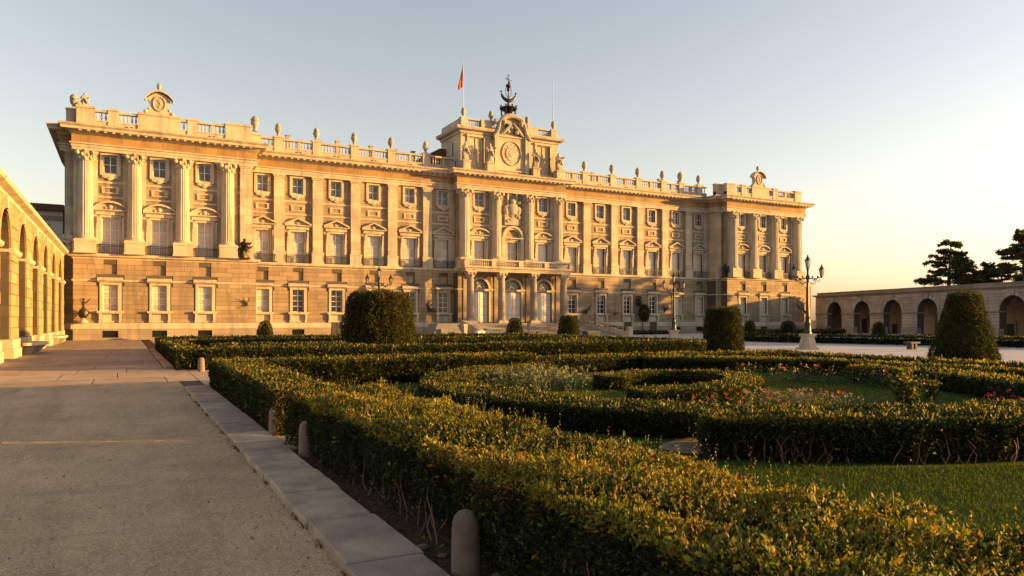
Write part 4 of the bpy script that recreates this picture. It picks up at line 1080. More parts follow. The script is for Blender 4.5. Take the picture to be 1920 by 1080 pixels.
def hedge(name, label, line, wd, ht, leaf, lai=1.6, rough=.035, lit_tips=.25, red=.04, brown=.0, group=None, shoots=0, stems=False, endlit=False, seed=0., bare=None):
    C, Ltot = resample(line, .12); n = len(C)
    T = np.gradient(C, axis=0); T /= np.linalg.norm(T, axis=1, keepdims=True); NR = np.stack([T[:, 1], -T[:, 0]], 1)
    areas = np.array([wd*Ltot, ht*Ltot, ht*Ltot, wd*ht, wd*ht]); tot = areas.sum()
    cnt = int(tot*lai/(leaf*leaf*.27)); q = RNG.choice(5, cnt, p=areas/tot)
    s = RNG.uniform(0, n-1, cnt); s = np.where(q == 3, 0, np.where(q == 4, n-1.001, s)); i = s.astype(int); f = (s-i)[:, None]
    i1 = np.minimum(i+1, n-1)
    c = C[i]*(1-f)+C[i1]*f; nr = NR[i]*(1-f)+NR[i1]*f; tg = T[i]
    side = np.where(q == 1, .5, np.where(q == 2, -.5, RNG.uniform(-.5, .5, cnt)))
    z = np.where(q == 0, ht, ht*RNG.uniform(.04, 1, cnt)**.85)
    # lower skirt is thinner
    P = np.empty((cnt, 3)); P[:, :2] = c+nr*(side*wd)[:, None]; P[:, 2] = z
    NM = np.zeros((cnt, 3)); NM[q == 0] = (0, 0, 1)
    NM[q == 1, :2] = nr[q == 1]; NM[q == 2, :2] = -nr[q == 2]; NM[q == 3, :2] = -tg[q == 3]; NM[q == 4, :2] = tg[q == 4]
    rad = .06+.04*ht    # rounded shoulders
    over = np.clip(P[:, 2]-(ht-rad), 0, None)
    dep = np.abs(RNG.normal(0, .035, cnt))*(1+leaf*8)
    P -= NM*(dep[:, None]); P += NM*(lump(P, 1.1, seed)*rough*1.3)[:, None]+NM*(lump(P, 3.7, seed+3)*rough*.6)[:, None]
    hole = (lump(P, 1.7, seed+7) < -.35) & (q != 0) & (RNG.uniform(0, 1, cnt) < .8); P[hole] -= NM[hole]*RNG.uniform(.02, .12, (hole.sum(), 1))
    low = np.clip(1-P[:, 2]/(ht*.5), 0, 1); P -= NM*(low*.05)[:, None]*(q != 0)[:, None]
    if bare:       # leafless foot of an old hedge: stems show
        kp = ~((q != 0) & (P[:, 1] > bare[0]) & (P[:, 1] < bare[1]) & (P[:, 2] < bare[2]*(1+.35*lump(P, 2.0, seed))) & (RNG.uniform(0, 1, cnt) < .78))
        P, NM, q, c = P[kp], NM[kp], q[kp], c[kp]; cnt = len(P)
    D = NM*RNG.uniform(.3, 1.2, (cnt, 1))+RNG.normal(0, .6, (cnt, 3)); D[:, 2] += .45
    S = leaf*np.clip(RNG.lognormal(-.08, .38, cnt), .4, 2.3)
    col = pal(GREEN, cnt)
    patch = lump(P, .55, seed+11)
    pt = np.clip(lit_tips*(P[:, 2]/ht > .86)*(1+1.0*patch)+.04, 0, .9); k = RNG.uniform(0, 1, cnt) < pt; col[k] = pal(TIP, k.sum())  # young yellow leaves; their brightness on the top also paints its sunlit look
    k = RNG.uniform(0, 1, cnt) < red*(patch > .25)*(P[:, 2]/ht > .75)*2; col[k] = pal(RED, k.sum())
    br = brown*(lump(P, .8, seed+5) > .3)+(.55*(((c[:, 1] < line[0][1]+.7) & (P[:, 2] < ht*.9)) if endlit else 0))  # near end face browned to paint the sun falling through the gap
    k = RNG.uniform(0, 1, cnt) < br; col[k] = pal(BROWN, k.sum())
    PP, DD, SS, CC = [P], [D], [S], [col]
    if shoots:     # upright sprigs of young growth standing proud of the clipped top
        m = int(shoots*wd*Ltot); s = RNG.uniform(0, n-1, m).astype(int); sd = RNG.uniform(-.48, .48, m)
        bp_ = np.c_[C[s]+NR[s]*(sd*wd)[:, None], np.full(m, ht)]
        keep = lump(bp_, .9, seed+2) > -.1-.5*RNG.uniform(0, 1, m); bp_ = bp_[keep]; m = len(bp_)
        hs = RNG.uniform(.04, .13, m)*(1.35 if shoots > 50 else 1)*(1+.6*np.clip(lump(bp_, 1.3, seed), 0, 1)); lean = RNG.normal(0, .22, (m, 3)); lean[:, 2] = 1
        per = 9
        for j in range(per):
            fr = (j+.5)/per; p = bp_+lean*(hs*fr)[:, None]; d = RNG.normal(0, .7, (m, 3)); d[:, 2] = RNG.uniform(.3, 1.1, m)
            PP.append(p); DD.append(d); SS.append(leaf*RNG.uniform(.6, 1.2, m)*(1.15-.45*fr)); cc = pal(TIP, m); k = RNG.uniform(0, 1, m) < red; cc[k] = pal(RED, k.sum()); k = RNG.uniform(0, 1, m) < .3; cc[k] = pal(GREEN, k.sum())*1.3; CC.append(cc)
    P, D, S, Cc = map(np.concatenate, (PP, DD, SS, CC))
    loc = (float(C[n//2, 0]), float(C[n//2, 1]), 0)
    H = tag(empty(name, loc), label, 'hedge', group)
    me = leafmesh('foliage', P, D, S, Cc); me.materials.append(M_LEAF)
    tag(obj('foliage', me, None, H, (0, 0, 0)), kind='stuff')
    # woody inside
    m = MB(); inn = .13+leaf*.5; hw = wd/2-inn-(.16 if bare else 0); st = max(1, n//60)
    idx = list(range(0, n, st)); 
    if idx[-1] != n-1: idx.append(n-1)
    for a, j in enumerate(idx):
        cc = C[j].copy()
        if a == 0: cc = cc+T[j]*inn
        if a == len(idx)-1: cc = cc-T[j]*inn
        for sgn, zz in ((1, .04), (1, ht-inn), (-1, ht-inn), (-1, .04)): m.v.append((cc[0]+NR[j][0]*sgn*hw, cc[1]+NR[j][1]*sgn*hw, zz))
    for a in range(len(idx)-1):
        for e in range(4): m.f.append((a*4+e, (a+1)*4+e, (a+1)*4+(e+1) % 4, a*4+(e+1) % 4))
    m.f.append((0, 1, 2, 3)); b = (len(idx)-1)*4; m.f.append((b+3, b+2, b+1, b))
    obj('inner_branches', m, M_CORE, H)
    if stems:
        r_ = random.Random(5); m = MB()
        for k in range(int(Ltot*24)):
            j = r_.randrange(n); sd = r_.choice((-1, -1, 1))*r_.uniform(.34, .49)*wd
            x, y = C[j][0]+NR[j][0]*(-sd), C[j][1]+NR[j][1]*(-sd)
            p = [(x, y, 0)]
            for q_ in range(3): p.append((p[-1][0]+r_.uniform(-.05, .05), p[-1][1]+r_.uniform(-.09, .09), p[-1][2]+ht*r_.uniform(.1, .25)))
            m.tube(p, [.009, .007, .005, .003], 4)
        tag(obj('stems', m, M_TWIG, H), kind='stuff')
    return H
def arcline(cx_, cy_, r, a0, a1): 
    n = max(6, int(abs(a1-a0)/4)); return [(cx_+r*math.cos(R(a0+(a1-a0)*k/n)), cy_+r*math.sin(R(a0+(a1-a0)*k/n))) for k in range(n+1)]
GH1 = 'clipped hedges of the near parterre'; GH2 = 'clipped hedges of the far parterre'
hedge('hedge', 'tall ragged sunlit hedge in the near right foreground beside the kerb', [(2.86, .2), (2.86, 4), (2.8, 7), (2.72, 10.62)], 1.3, .79, .027, 1.6, .10, .62, .07, .10, GH1, shoots=90, stems=True, seed=.4, bare=(5.3, 7.4, .33))
hedge('hedge', 'straight hedge along the kerb past the two bollards, its near end browned as if sunlit', [(2.5, 11.3), (2.5, 16), (2.5, 20.9)], 1.0, .73, .036, 1.6, .04, .24, .03, .12, GH1, shoots=14, endlit=True, seed=2.)
hedge('hedge', 'straight hedge across the back of the near garden, from the kerb to the ring', [(3.05, 20.2), (8, 20.3), (11.4, 20.4)], 1.4, .72, .05, 1.4, .04, .3, .04, .12, GH1, shoots=8, seed=3.)
hedge('hedge', 'long low hedge at the back of the near garden behind the ring', [(11.7, 21.0), (17, 21.3), (24.0, 20.7)], 1.0, .52, .065, 1.3, .035, .35, .03, .1, GH1, shoots=5, seed=4.)
hedge('hedge', 'big curved hedge forming the left side of the ring', arcline(12.3, 13.0, 6.25, 98, 226), 1.25, .43, .041, 1.5, .04, .22, .03, .06, GH1, shoots=8, seed=5.)
hedge('hedge', 'dark thick curved hedge in front of the flower lawn on the right', arcline(12.3, 13.0, 7.6, 225.5, 312), 1.45, .56, .038, 1.5, .04, .22, .03, .05, GH1, shoots=12, stems=True, seed=6.)
hedge('hedge', 'low crescent hedge curling inside the ring', smooth_line([(10.8, 15.0), (11.8, 15.9), (13.2, 16.2), (14.4, 15.4), (14.2, 13.9), (12.9, 12.4), (11.0, 11.7), (9.3, 12.0)]), .85, .36, .044, 1.5, .03, .2, .03, .15, GH1, shoots=8, seed=7.)
hedge('hedge', 'curved hedge on the right edge of the flower lawn', arcline(12.3, 13.0, 6.6, -52, 8), 1.1, .46, .052, 1.5, .03, .4, .05, .08, GH1, shoots=8, seed=8.)
hedge('hedge', 'curved hedge behind the ring at the back right', arcline(12.3, 13.0, 8.9, 14, 62), 1.0, .46, .055, 1.5, .03, .35, .04, .1, GH1, shoots=6, seed=9.)
hedge('hedge', 'straight hedge closing the right side of the near garden', [(23.1, 2.0), (23.1, 10), (23.2, 19.8)], 1.0, .5, .065, 1.2, .03, .3, .03, .08, GH1, shoots=5, seed=10.)
hedge('hedge', 'low hedge row between the flower lawn and the right border', smooth_line([(19.9, 3.5), (20.6, 8.0), (21.3, 12.5), (20.4, 17.2)]), .9, .46, .065, 1.2, .03, .3, .03, .08, GH1, shoots=5, seed=10.5)
# far parterre
hedge('hedge', 'hedge along the left kerb of the far garden, beside the paved way', [(2.1, 28.6), (2.1, 48.0)], .9, .72, .08, 1.05, .035, .16, .0, .1, GH2, seed=11.)
hedge('hedge', 'front hedge of the far garden beyond the sunlit cross path', [(2.6, 29.0), (13, 29.0), (26.4, 28.6)], .9, .72, .075, 1.05, .035, .16, .0, .12, GH2, seed=12.)
hedge('hedge', 'hindmost hedge of the far garden in front of the palace', [(2.6, 48.0), (14, 48.0), (26.8, 47.6)], .9, .74, .10, 1.05, .035, .16, .0, .1, GH2, seed=13.)
hedge('hedge', 'hedge closing the right side of the far garden', [(26.9, 29.3), (26.9, 47.0)], .9, .7, .09, 1.05, .035, .16, .0, .1, GH2, seed=14.)
hedge('hedge', 'second inner hedge row of the far garden, left of the big topiary', smooth_line([(3.4, 32.3), (6.5, 33.2), (9.6, 32.2)]), .9, .66, .09, 1.05, .035, .16, .0, .1, GH2, seed=15.)
hedge('hedge', 'third inner hedge row of the far garden, a shallow curve', smooth_line([(3.6, 36.5), (7, 35.4), (9.6, 36.6)]), .9, .66, .09, 1.05, .035, .16, .0, .1, GH2, seed=16.)
hedge('hedge', 'inner hedge row at the far left corner of the far garden', smooth_line([(3.6, 42.5), (8, 43.6), (12.0, 42.6)]), .9, .68, .10, 1.05, .035, .16, .0, .1, GH2, seed=17.)
hedge('hedge', 'inner hedge row right of the big topiary, nearest row', smooth_line([(15.4, 31.6), (19.5, 32.4), (25.6, 31.6)]), .9, .66, .09, 1.05, .035, .16, .0, .1, GH2, seed=18.)
hedge('hedge', 'inner hedge row right of the big topiary, middle row', smooth_line([(15.8, 36.4), (20, 35.2), (25.6, 36.4)]), .9, .66, .09, 1.05, .035, .16, .0, .1, GH2, seed=19.)
hedge('hedge', 'inner hedge row right of the big topiary, hindmost row', smooth_line([(15.0, 41.2), (20, 42.4), (25.6, 41.2)]), .9, .68, .1, 1.05, .035, .16, .0, .1, GH2, seed=20.)
# plaza hedges on the right
hedge('hedge', 'long dark hedge across the right plaza behind the tall lamp post', [(45.6, 45.5), (47.5, 38.5), (50.6, 28.0), (54.5, 15.0)], 1.3, .62, .12, 1.2, .03, .12, .0, .1, seed=21.)
hedge('hedge', 'low hedge strip along the palace foot right of the steps', [(52.4, 71.2), (61, 71.2)], 1.0, .4, .13, 1.1, .03, .1, .0, .2, seed=22.)
hedge('hedge', 'low hedge strip before the right corner of the palace', [(66, 66), (80, 61)], 1.2, .55, .14, 1.1, .03, .1, .0, .2, seed=23.)

def topiary(name, label, x, y, prof, leaf, lai=1.5, rough=.05, group=None, brown=0., seed=0., light=0.):
    """prof: list of (radius, height) from the ground up"""
    prof = np.array(prof, float); dz = np.diff(prof, axis=0); sl = np.linalg.norm(dz, axis=1); ar = sl*(prof[:-1, 0]+prof[1:, 0])*math.pi
    cnt = int(ar.sum()*lai/(leaf*leaf*.27)); k = RNG.choice(len(ar), cnt, p=ar/ar.sum()); f = RNG.uniform(0, 1, cnt)
    r = prof[k, 0]*(1-f)+prof[k+1, 0]*f; z = prof[k, 1]*(1-f)+prof[k+1, 1]*f; a = RNG.uniform(0, 2*math.pi, cnt)
    nx, nz = dz[k, 1]/sl[k], -dz[k, 0]/sl[k]
    NM = np.c_[np.cos(a)*nx, np.sin(a)*nx, nz]; P = np.c_[x+r*np.cos(a), y+r*np.sin(a), z]
    P -= NM*np.abs(RNG.normal(0, .05, cnt))[:, None]; P += NM*((lump(P, 1.4, seed)*rough)+(lump(P, 4.1, seed)*rough*.7)+np.abs(RNG.normal(0, .02, cnt))*(RNG.uniform(0, 1, cnt) < .12)*3)[:, None]
    hole = (lump(P, 2.3, seed+4) < -.42) & (RNG.uniform(0, 1, cnt) < .85); P[hole] -= NM[hole]*RNG.uniform(.04, .18, (hole.sum(), 1))
    D = NM*RNG.uniform(.3, 1.2, (cnt, 1))+RNG.normal(0, .6, (cnt, 3)); D[:, 2] += .3
    col = pal(GREEN, cnt)*(1.15+light); kk = RNG.uniform(0, 1, cnt) < .12; col[kk] = pal(TIP, kk.sum())*.7
    kk = RNG.uniform(0, 1, cnt) < brown*(1+lump(P, 1.0, seed+2)); col[kk] = pal(BROWN, kk.sum())
    T_ = tag(empty(name, (x, y, 0)), label, 'topiary', group)
    me = leafmesh('foliage', P, D, leaf*RNG.uniform(.6, 1.3, cnt), col); me.materials.append(M_LEAFD); tag(obj('foliage', me, None, T_, (0, 0, 0)), kind='stuff')
    m = MB(); m.lathe([(max(.02, r_-.12-leaf*.4), z_-(.12 if z_ > .3 else -.0)) for r_, z_ in prof], x, y, 0, 16); obj('inner_branches', m, M_CORE, T_)
    m = MB(); m.tube([(x, y, -.05), (x+.02, y, .3), (x, y+.02, .9)], [.12, .1, .07], 8); obj('trunk', m, M_BARK, T_)
    return T_
GT = 'clipped cone topiaries'
topiary('topiary', 'huge broad reddish-brown topiary block in front of the lamp post, left of centre', 12.5, 39.2, [(1.8, 0), (1.97, .3), (1.93, 1.4), (1.74, 2.7), (1.62, 3.1), (1.38, 3.28), (.8, 3.34), (.01, 3.36)], .09, 1.6, .13, GT, .28, 1., .3)
topiary('topiary', 'small dark dome topiary before the left part of the palace', 11.2, 68.5, [(.6, 0), (.7, .2), (.66, .7), (.56, 1.2), (.38, 1.55), (.15, 1.72), (.01, 1.75)], .09, 1.4, .03, GT, .0, 2.)
topiary('topiary', 'dark cone topiary left of the palace steps', 30.6, 56.8, [(.72, 0), (.8, .2), (.7, .9), (.56, 1.5), (.44, 1.82), (.2, 1.92), (.01, 1.93)], .09, 1.4, .03, GT, .0, 3.)
topiary('topiary', 'dark flat-topped cone topiary in front of the palace steps, right of the other', 32.3, 50.6, [(.92, 0), (.98, .2), (.86, .9), (.72, 1.6), (.66, 2.02), (.5, 2.1), (.01, 2.12)], .09, 1.4, .03, GT, .0, 4.)
topiary('topiary', 'broad rounded cone topiary at the plaza edge, right of centre', 29.8, 30.5, [(1.12, 0), (1.17, .15), (1.05, 1.2), (.93, 2.2), (.88, 2.38), (.7, 2.46), (.01, 2.48)], .065, 1.6, .09, GT, .05, 5.)
topiary('topiary', 'largest tall cone topiary at the right edge of the garden', 31.7, 18.3, [(1.25, 0), (1.29, .2), (1.05, 1.1), (.82, 2.1), (.68, 2.72), (.63, 2.88), (.5, 2.95), (.01, 2.96)], .05, 1.7, .10, GT, .08, 6.)
topiary('topiary', 'small dome topiary by the right palace pavilion, behind the hedge', 62.0, 59.4, [(.64, 0), (.7, .2), (.62, .8), (.5, 1.4), (.3, 1.66), (.01, 1.75)], .10, 1.4, .03, GT, .0, 7.)
topiary('topiary', 'small squat cone topiary left of the tall lamp post', 48.2, 42.0, [(.64, 0), (.7, .2), (.64, .8), (.52, 1.4), (.38, 1.62), (.01, 1.68)], .09, 1.4, .03, GT, .0, 8.)
topiary('topiary', 'small dome topiary before the right arcade', 70.2, 49.3, [(.6, 0), (.68, .2), (.62, .7), (.48, 1.25), (.26, 1.5), (.01, 1.56)], .10, 1.4, .03, GT, .0, 9.)

# lawn grass, flowers and loose plants ------------------------------------------------
def blades(name, label, P, hgt, cols, sz, cat='grass'):
    n = len(P); D = RNG.normal(0, .35, (n, 3)); D[:, 2] = 1
    me = leafmesh('grass', P, D, hgt, cols, wid=sz, fold=.03); me.materials.append(M_GRASS); return tag(obj(name, me, None), label, cat, kind='stuff')
GR = np.array([(.05, .092, .015), (.07, .11, .018), (.085, .115, .022), (.045, .078, .013)])
def inring(p, r0, r1): d = np.hypot(p[:, 0]-12.3, p[:, 1]-13); return (d > r0) & (d < r1)
P = np.c_[RNG.uniform(3.4, 11, 200000), RNG.uniform(.5, 9.5, 200000), np.full(200000, .012)]
P = P[~inring(P, 5.4, 8.5) & (P[:, 0]+P[:, 1]*.2 < 12.5)][:60000]
blades('lawn_grass', 'dark green mown grass between the foreground hedge and the curved hedge', P, RNG.uniform(.02, .06, len(P)), pal(GR, len(P)), .22)
P = np.c_[RNG.uniform(6, 19, 60000), RNG.uniform(7, 19, 60000), np.full(60000, .012)]; P = P[inring(P, 0, 5.6)]
yl = np.array([(.17, .15, .035), (.2, .165, .04), (.13, .135, .03)])  # sunlit yellow put into the blade colours of the ring lawn
cc = np.where((RNG.uniform(0, 1, len(P)) < .55)[:, None], pal(yl, len(P)), pal(GR, len(P)))
blades('ring_lawn_grass', 'yellowish sunlit lawn inside the ring of hedges', P, RNG.uniform(.025, .06, len(P)), cc, .25)
P = np.c_[RNG.uniform(3.2, 6.5, 22000), RNG.uniform(11.5, 19, 22000), np.full(22000, .012)]; P = P[~inring(P, 0, 7.0)]
blades('lawn_grass', 'strip of green lawn left of the curved ring hedge', P, RNG.uniform(.025, .06, len(P)), pal(GR, len(P)), .22)
def flowerbed(name, label, pts, n, ht, fcols, frac, leafc=GREEN, sz=.045, spread=.35):
    """low flowering plants: stems of leaves topped by blossoms"""
    pts = np.array(pts); b = pts[RNG.integers(0, len(pts), n)]+np.c_[RNG.normal(0, spread, (n, 2)), np.zeros(n)]
    PP, DD, SS, CC = [], [], [], []; h = ht*RNG.uniform(.6, 1.15, n)
    for j in range(8):
        fr = (j+.5)/8; p = b+np.c_[RNG.normal(0, .035, (n, 2)), h*fr]; d = RNG.normal(0, .7, (n, 3)); d[:, 2] += .5
        PP.append(p); DD.append(d); SS.append(sz*RNG.uniform(.7, 1.4, n)); CC.append(pal(leafc, n)*1.2)
    k = RNG.uniform(0, 1, n) < frac; m = k.sum(); top = b[k]+np.c_[RNG.normal(0, .02, (m, 2)), h[k]]; fc = pal(np.array(fcols), m)
    for j in range(6):
        d = RNG.normal(0, .8, (m, 3)); d[:, 2] += .4; PP.append(top+RNG.normal(0, .012, (m, 3))); DD.append(d); SS.append(np.full(m, sz*.95)); CC.append(fc)
    P, D, S, C_ = map(np.concatenate, (PP, DD, SS, CC)); me = leafmesh(name, P, D, S, C_, wid=.7); me.materials.append(M_LEAF)
    return tag(obj(name, me, None), label, 'flowers', kind='stuff')
flowerbed('red_flowers', 'patch of red flowers just behind the dark curved hedge', [(9.9, 10.4, 0), (10.3, 10.5, 0), (10.9, 10.5, 0), (11.2, 10.3, 0)], 110, .34, [(.3, .03, .015), (.34, .05, .02), (.26, .07, .03)], .22)
flowerbed('pale_flowers', 'patch of white and mauve flowers on the ring lawn', [(12.0, 10.8, 0), (12.6, 10.5, 0), (13.0, 10.1, 0), (12.2, 11.3, 0)], 120, .28, [(.28, .24, .25), (.32, .29, .27), (.26, .19, .24), (.4, .05, .05)], .45, np.array([(.09, .10, .06), (.12, .12, .08)]))
flowerbed('rose_row', 'row of yellow and orange roses along the right curved hedge', [(17.1, 14.4, 0), (17.4, 13.6, 0), (17.6, 12.7, 0), (17.5, 11.9, 0), (17.1, 15.2, 0), (16.6, 16, 0)], 420, .45, [(.5, .2, .05), (.55, .35, .08), (.5, .08, .05), (.5, .42, .35)], .05, spread=.3)
flowerbed('grey_sage', 'tall grey-green feathery plants inside the left of the ring', [(8.6, 16.6, 0), (9.2, 16.4, 0), (9.8, 15.7, 0), (8.4, 15.6, 0), (10.4, 17.0, 0)], 420, .5, [(.16, .17, .10), (.2, .2, .13)], .5, np.array([(.07, .085, .045), (.1, .11, .06), (.06, .08, .03)]), .06, .45)
flowerbed('corner_flowers', 'few crimson blossoms at the far right end of the lawn', [(14.6, 7.4, 0), (15.4, 7.9, 0)], 60, .36, [(.35, .02, .03)], .3, spread=.25)
def bush(label, x, y, h, n, leaf):
    B = tag(empty('rose_bush', (x, y, 0)), label, 'shrub')
    r_ = random.Random(9); m = MB(); P = []
    for k in range(16):
        a = r_.uniform(0, 6.28); l = h*r_.uniform(.6, 1.1); s = r_.uniform(.2, .55); p = [(x, y, 0)]
        for j in range(1, 5): p.append((x+math.cos(a)*s*l*(j/4)**1.3, y+math.sin(a)*s*l*(j/4)**1.3, l*j/4))
        m.tube(p, [.014, .011, .008, .006, .003], 4)
        for j in range(n//16):
            f = r_.uniform(.15, 1)*4; i = min(3, int(f)); q = Vector(p[i]).lerp(Vector(p[i+1]), f-i); P.append(tuple(q))
    obj('stems', m, M_TWIG, B); P = np.array(P)+RNG.normal(0, .06, (len(P), 3)); D = RNG.normal(0, .7, P.shape); D[:, 2] += .3
    cc = pal(GREEN, len(P))*1.4; k = RNG.uniform(0, 1, len(P)) < .3; cc[k] = pal(TIP, k.sum()); k = RNG.uniform(0, 1, len(P)) < .02; cc[k] = (.5, .2, .05)
    me = leafmesh('foliage', P, D, leaf*RNG.uniform(.7, 1.3, len(P)), cc, .6); me.materials.append(M_LEAF); tag(obj('foliage', me, None, B, (0, 0, 0)), kind='stuff')
bush('loose leafy rose bush standing alone on the ring lawn', 14.1, 9.3, .72, 1500, .075)
bush('tall thin rose bush at the edge of the ring lawn, before the right hedge', 15.9, 9.9, .5, 600, .065)
# leaf litter and tufts at the kerb
P = np.c_[RNG.uniform(1.99, 2.35, 900), RNG.uniform(2.5, 20, 900), np.full(900, .012)]; D = RNG.normal(0, 1, P.shape); D[:, 2] *= .25
cc = pal(BROWN, 900)*1.3; k = RNG.uniform(0, 1, 900) < .2; cc[k] = pal(TIP, k.sum())
me = leafmesh('fallen_leaves', P, D, RNG.uniform(.02, .045, 900), cc, .6); me.materials.append(M_LEAF); tag(obj('fallen_leaves', me, None), 'dry fallen leaves on the soil between kerb and hedge', 'leaves', kind='stuff')
yy = RNG.uniform(3.0, 20.5, 3000); yy = yy[(np.sin(yy*3.1)+np.sin(yy*7.7+1)+.6*np.sin(yy*1.3)) > .55]
P = np.c_[1.365+RNG.normal(0, .012, len(yy)), yy, np.full(len(yy), .0)]; blades('kerb_tufts', 'thin tufts of dry grass in the joint between gravel and kerb', P, RNG.uniform(.015, .05, len(P)), pal(np.array([(.10, .09, .03), (.07, .08, .02), (.13, .1, .04)]), len(P)), .18)
# ================================================================== bollards, lamps, benches, sculptures, flags, trees
M_BOLL = stone('bollard_granite', (.34, .245, .17), (.17, .12, .085), big=7, fine=40, streak=.7, bump=1.0, bd=.015)
def bollard(label, x, y, h=.47, r=.095, bracket=True):
    B = tag(empty('bollard', (x, y, 0)), label, 'bollard', 'stone bollards along the path')
    m = MB(); m.lathe([(r*1.05, -.03), (r*1.04, 0), (r*1.02, h*.3), (r*.98, h*.72), (r*.93, h*.82), (r*.8, h*.91), (r*.55, h*.975), (r*.2, h), (.004, h*1.003)], x, y, 0, 22); obj('shaft', m, M_BOLL, B, smooth=True)
    if bracket:
        m = MB(); m.box(x+r*.55, x+r*1.12, y-r*.55, y-r*.2, h*.70, h*.78); m.tube([(x+r*1.0, y-r*.4, h*.74), (x+r*1.9, y-r*1.0, h*.55), (x+r*2.9, y-r*1.6, h*.30)], .009, 6); obj('iron_bracket', m, M_IRON, B)
    return B
bollard('nearest round-topped stone bollard with iron bracket at the bottom edge', 2.1, 4.62, .475, .1)
bollard('stone bollard at the near side of the hedge gap, half against the hedge', 2.11, 9.72)
bollard('pale stone bollard at the far side of the hedge gap', 2.04, 11.55, bracket=False)
bollard('small stone bollard at the corner of the sunlit cross path', 2.35, 27.4, .5, .11, False)
bollard('stone bollard beside the far kerb, second from the cross path', 1.78, 33.5, .5, .11, False)
bollard('stone bollard beside the far kerb, third from the cross path', 1.78, 37.2, .5, .11, False)
for i, (x, y, s) in enumerate(((2.06, 5.35, .05), (2.13, 5.1, .035), (2.3, 4.5, .05), (1.98, 4.42, .03), (2.2, 9.2, .05))):
    m = MB(); m.ball((x, y, s*.35), s, 8, 6, (1.3, 1, .5)); tag(obj('pebble', m, M_BOLL, smooth=True), ('flat pale pebble on the soil before the nearest bollard', 'small pebble just beyond the nearest bollard', 'pale pebble right of the nearest bollard', 'tiny pebble at the kerb edge near the nearest bollard', 'pebble at the foot of the bollard by the hedge gap')[i], 'stone', 'loose pebbles on the soil')
# ---------------------------------------------------------------- street lamps
M_LGLASS = pane_mat('lantern_glass', (.42, .38, .30), (.3, .27, .22), 6, .15)
def lantern(sc=1.0):
    g = MB(); g.lathe([(.09*sc, 0), (.155*sc, .42*sc)], n=6)
    f = MB(); f.lathe([(.03*sc, -.12*sc), (.06*sc, -.06*sc), (.10*sc, -.02*sc), (.10*sc, .0)], n=6)
    for k in range(6):
        a = 2*math.pi*k/6; f.tube([(.095*sc*math.cos(a), .095*sc*math.sin(a), 0), (.16*sc*math.cos(a), .16*sc*math.sin(a), .42*sc)], .012*sc, 4)
    f.lathe([(.2*sc, .42*sc), (.2*sc, .45*sc), (.11*sc, .54*sc), (.09*sc, .57*sc), (.11*sc, .60*sc), (.04*sc, .68*sc), (.05*sc, .72*sc), (.012*sc, .8*sc)], n=6)
    return g, f
def lamp(label, x, y, rz, H=5.6):
    L = tag(empty('street_lamp', (x, y, 0)), label, 'street lamp', 'ornate iron street lamps')
    m = MB(); m.taper(x, y, 0, .12, .52, .52, .5, .5); m.taper(x, y, .12, .62, .40, .40, .32, .32); m.taper(x, y, .62, .82, .30, .30, .30, .30); m.taper(x, y, .82, .96, .36, .36, .42, .42); m.rot(rz, 0, (x, y)); obj('stone_plinth', m, M_LIME, L)
    m = MB(); m.lathe([(.24, .96), (.24, 1.04), (.2, 1.1), (.19, 1.5), (.21, 1.56), (.16, 1.66), (.14, 1.9), (.16, 1.95), (.12, 2.02), (.105, 2.6), (.085, 4.0), (.075, 4.25), (.1, 4.3), (.13, 4.4), (.1, 4.5), (.06, 4.6), (.055, 4.85), (.1, 4.9), (.05, 4.95), (.045, 5.0)], x, y, 0, 16, lambda i, j: 1 if i % 2 else .93)
    P = obj('post', m, M_IRONG, L, smooth=True)
    for k in (0, 2):
        a = rz+k*math.pi/2; ca, sa = math.cos(a), math.sin(a); arm = MB()
        T = lambda r, z: (x+r*ca, y+r*sa, z)
        arm.tube([T(.08, 4.38), T(.3, 4.32), T(.55, 4.36), T(.8, 4.42), T(.86, 4.42)], [.04, .035, .03, .028, .03], 6)
        arm.tube([T(.12, 4.1), T(.3, 4.0), T(.46, 4.08), T(.5, 4.2), T(.4, 4.26), T(.32, 4.19)], [.03, .028, .025, .022, .02, .015], 5)
        arm.tube([T(.5, 4.36), T(.6, 4.2), T(.72, 4.16), T(.78, 4.26), T(.7, 4.31)], [.02, .02, .02, .018, .012], 5)
        for rr_, zz_ in ((.3, 4.44), (.45, 4.3), (.62, 4.46)): arm.ball(T(rr_, zz_), .055, 6, 4, (1, 1, 1.3))
        obj('arm', arm, M_IRONG, L)
        g, f = lantern(.92); lx, ly, lz = T(.86, 4.50); F = obj('lantern', f, M_IRONG, L, (lx, ly, lz)); obj('glass', g, M_LGLASS, F, (lx, ly, lz))
    g, f = lantern(1.0); F = obj('lantern', f, M_IRONG, L, (x, y, 5.02)); obj('glass', g, M_LGLASS, F, (x, y, 5.02))
    return L
lamp('tall iron street lamp on pale plinth at the right, before the arcade', 37.0, 30.75, R(-28), 5.6)
lamp('iron street lamp on white plinth right of the palace steps', 40.9, 47.6, R(-20), 5.6)
lamp('iron street lamp rising behind the huge topiary block', 16.7, 52.3, R(-15), 5.6)
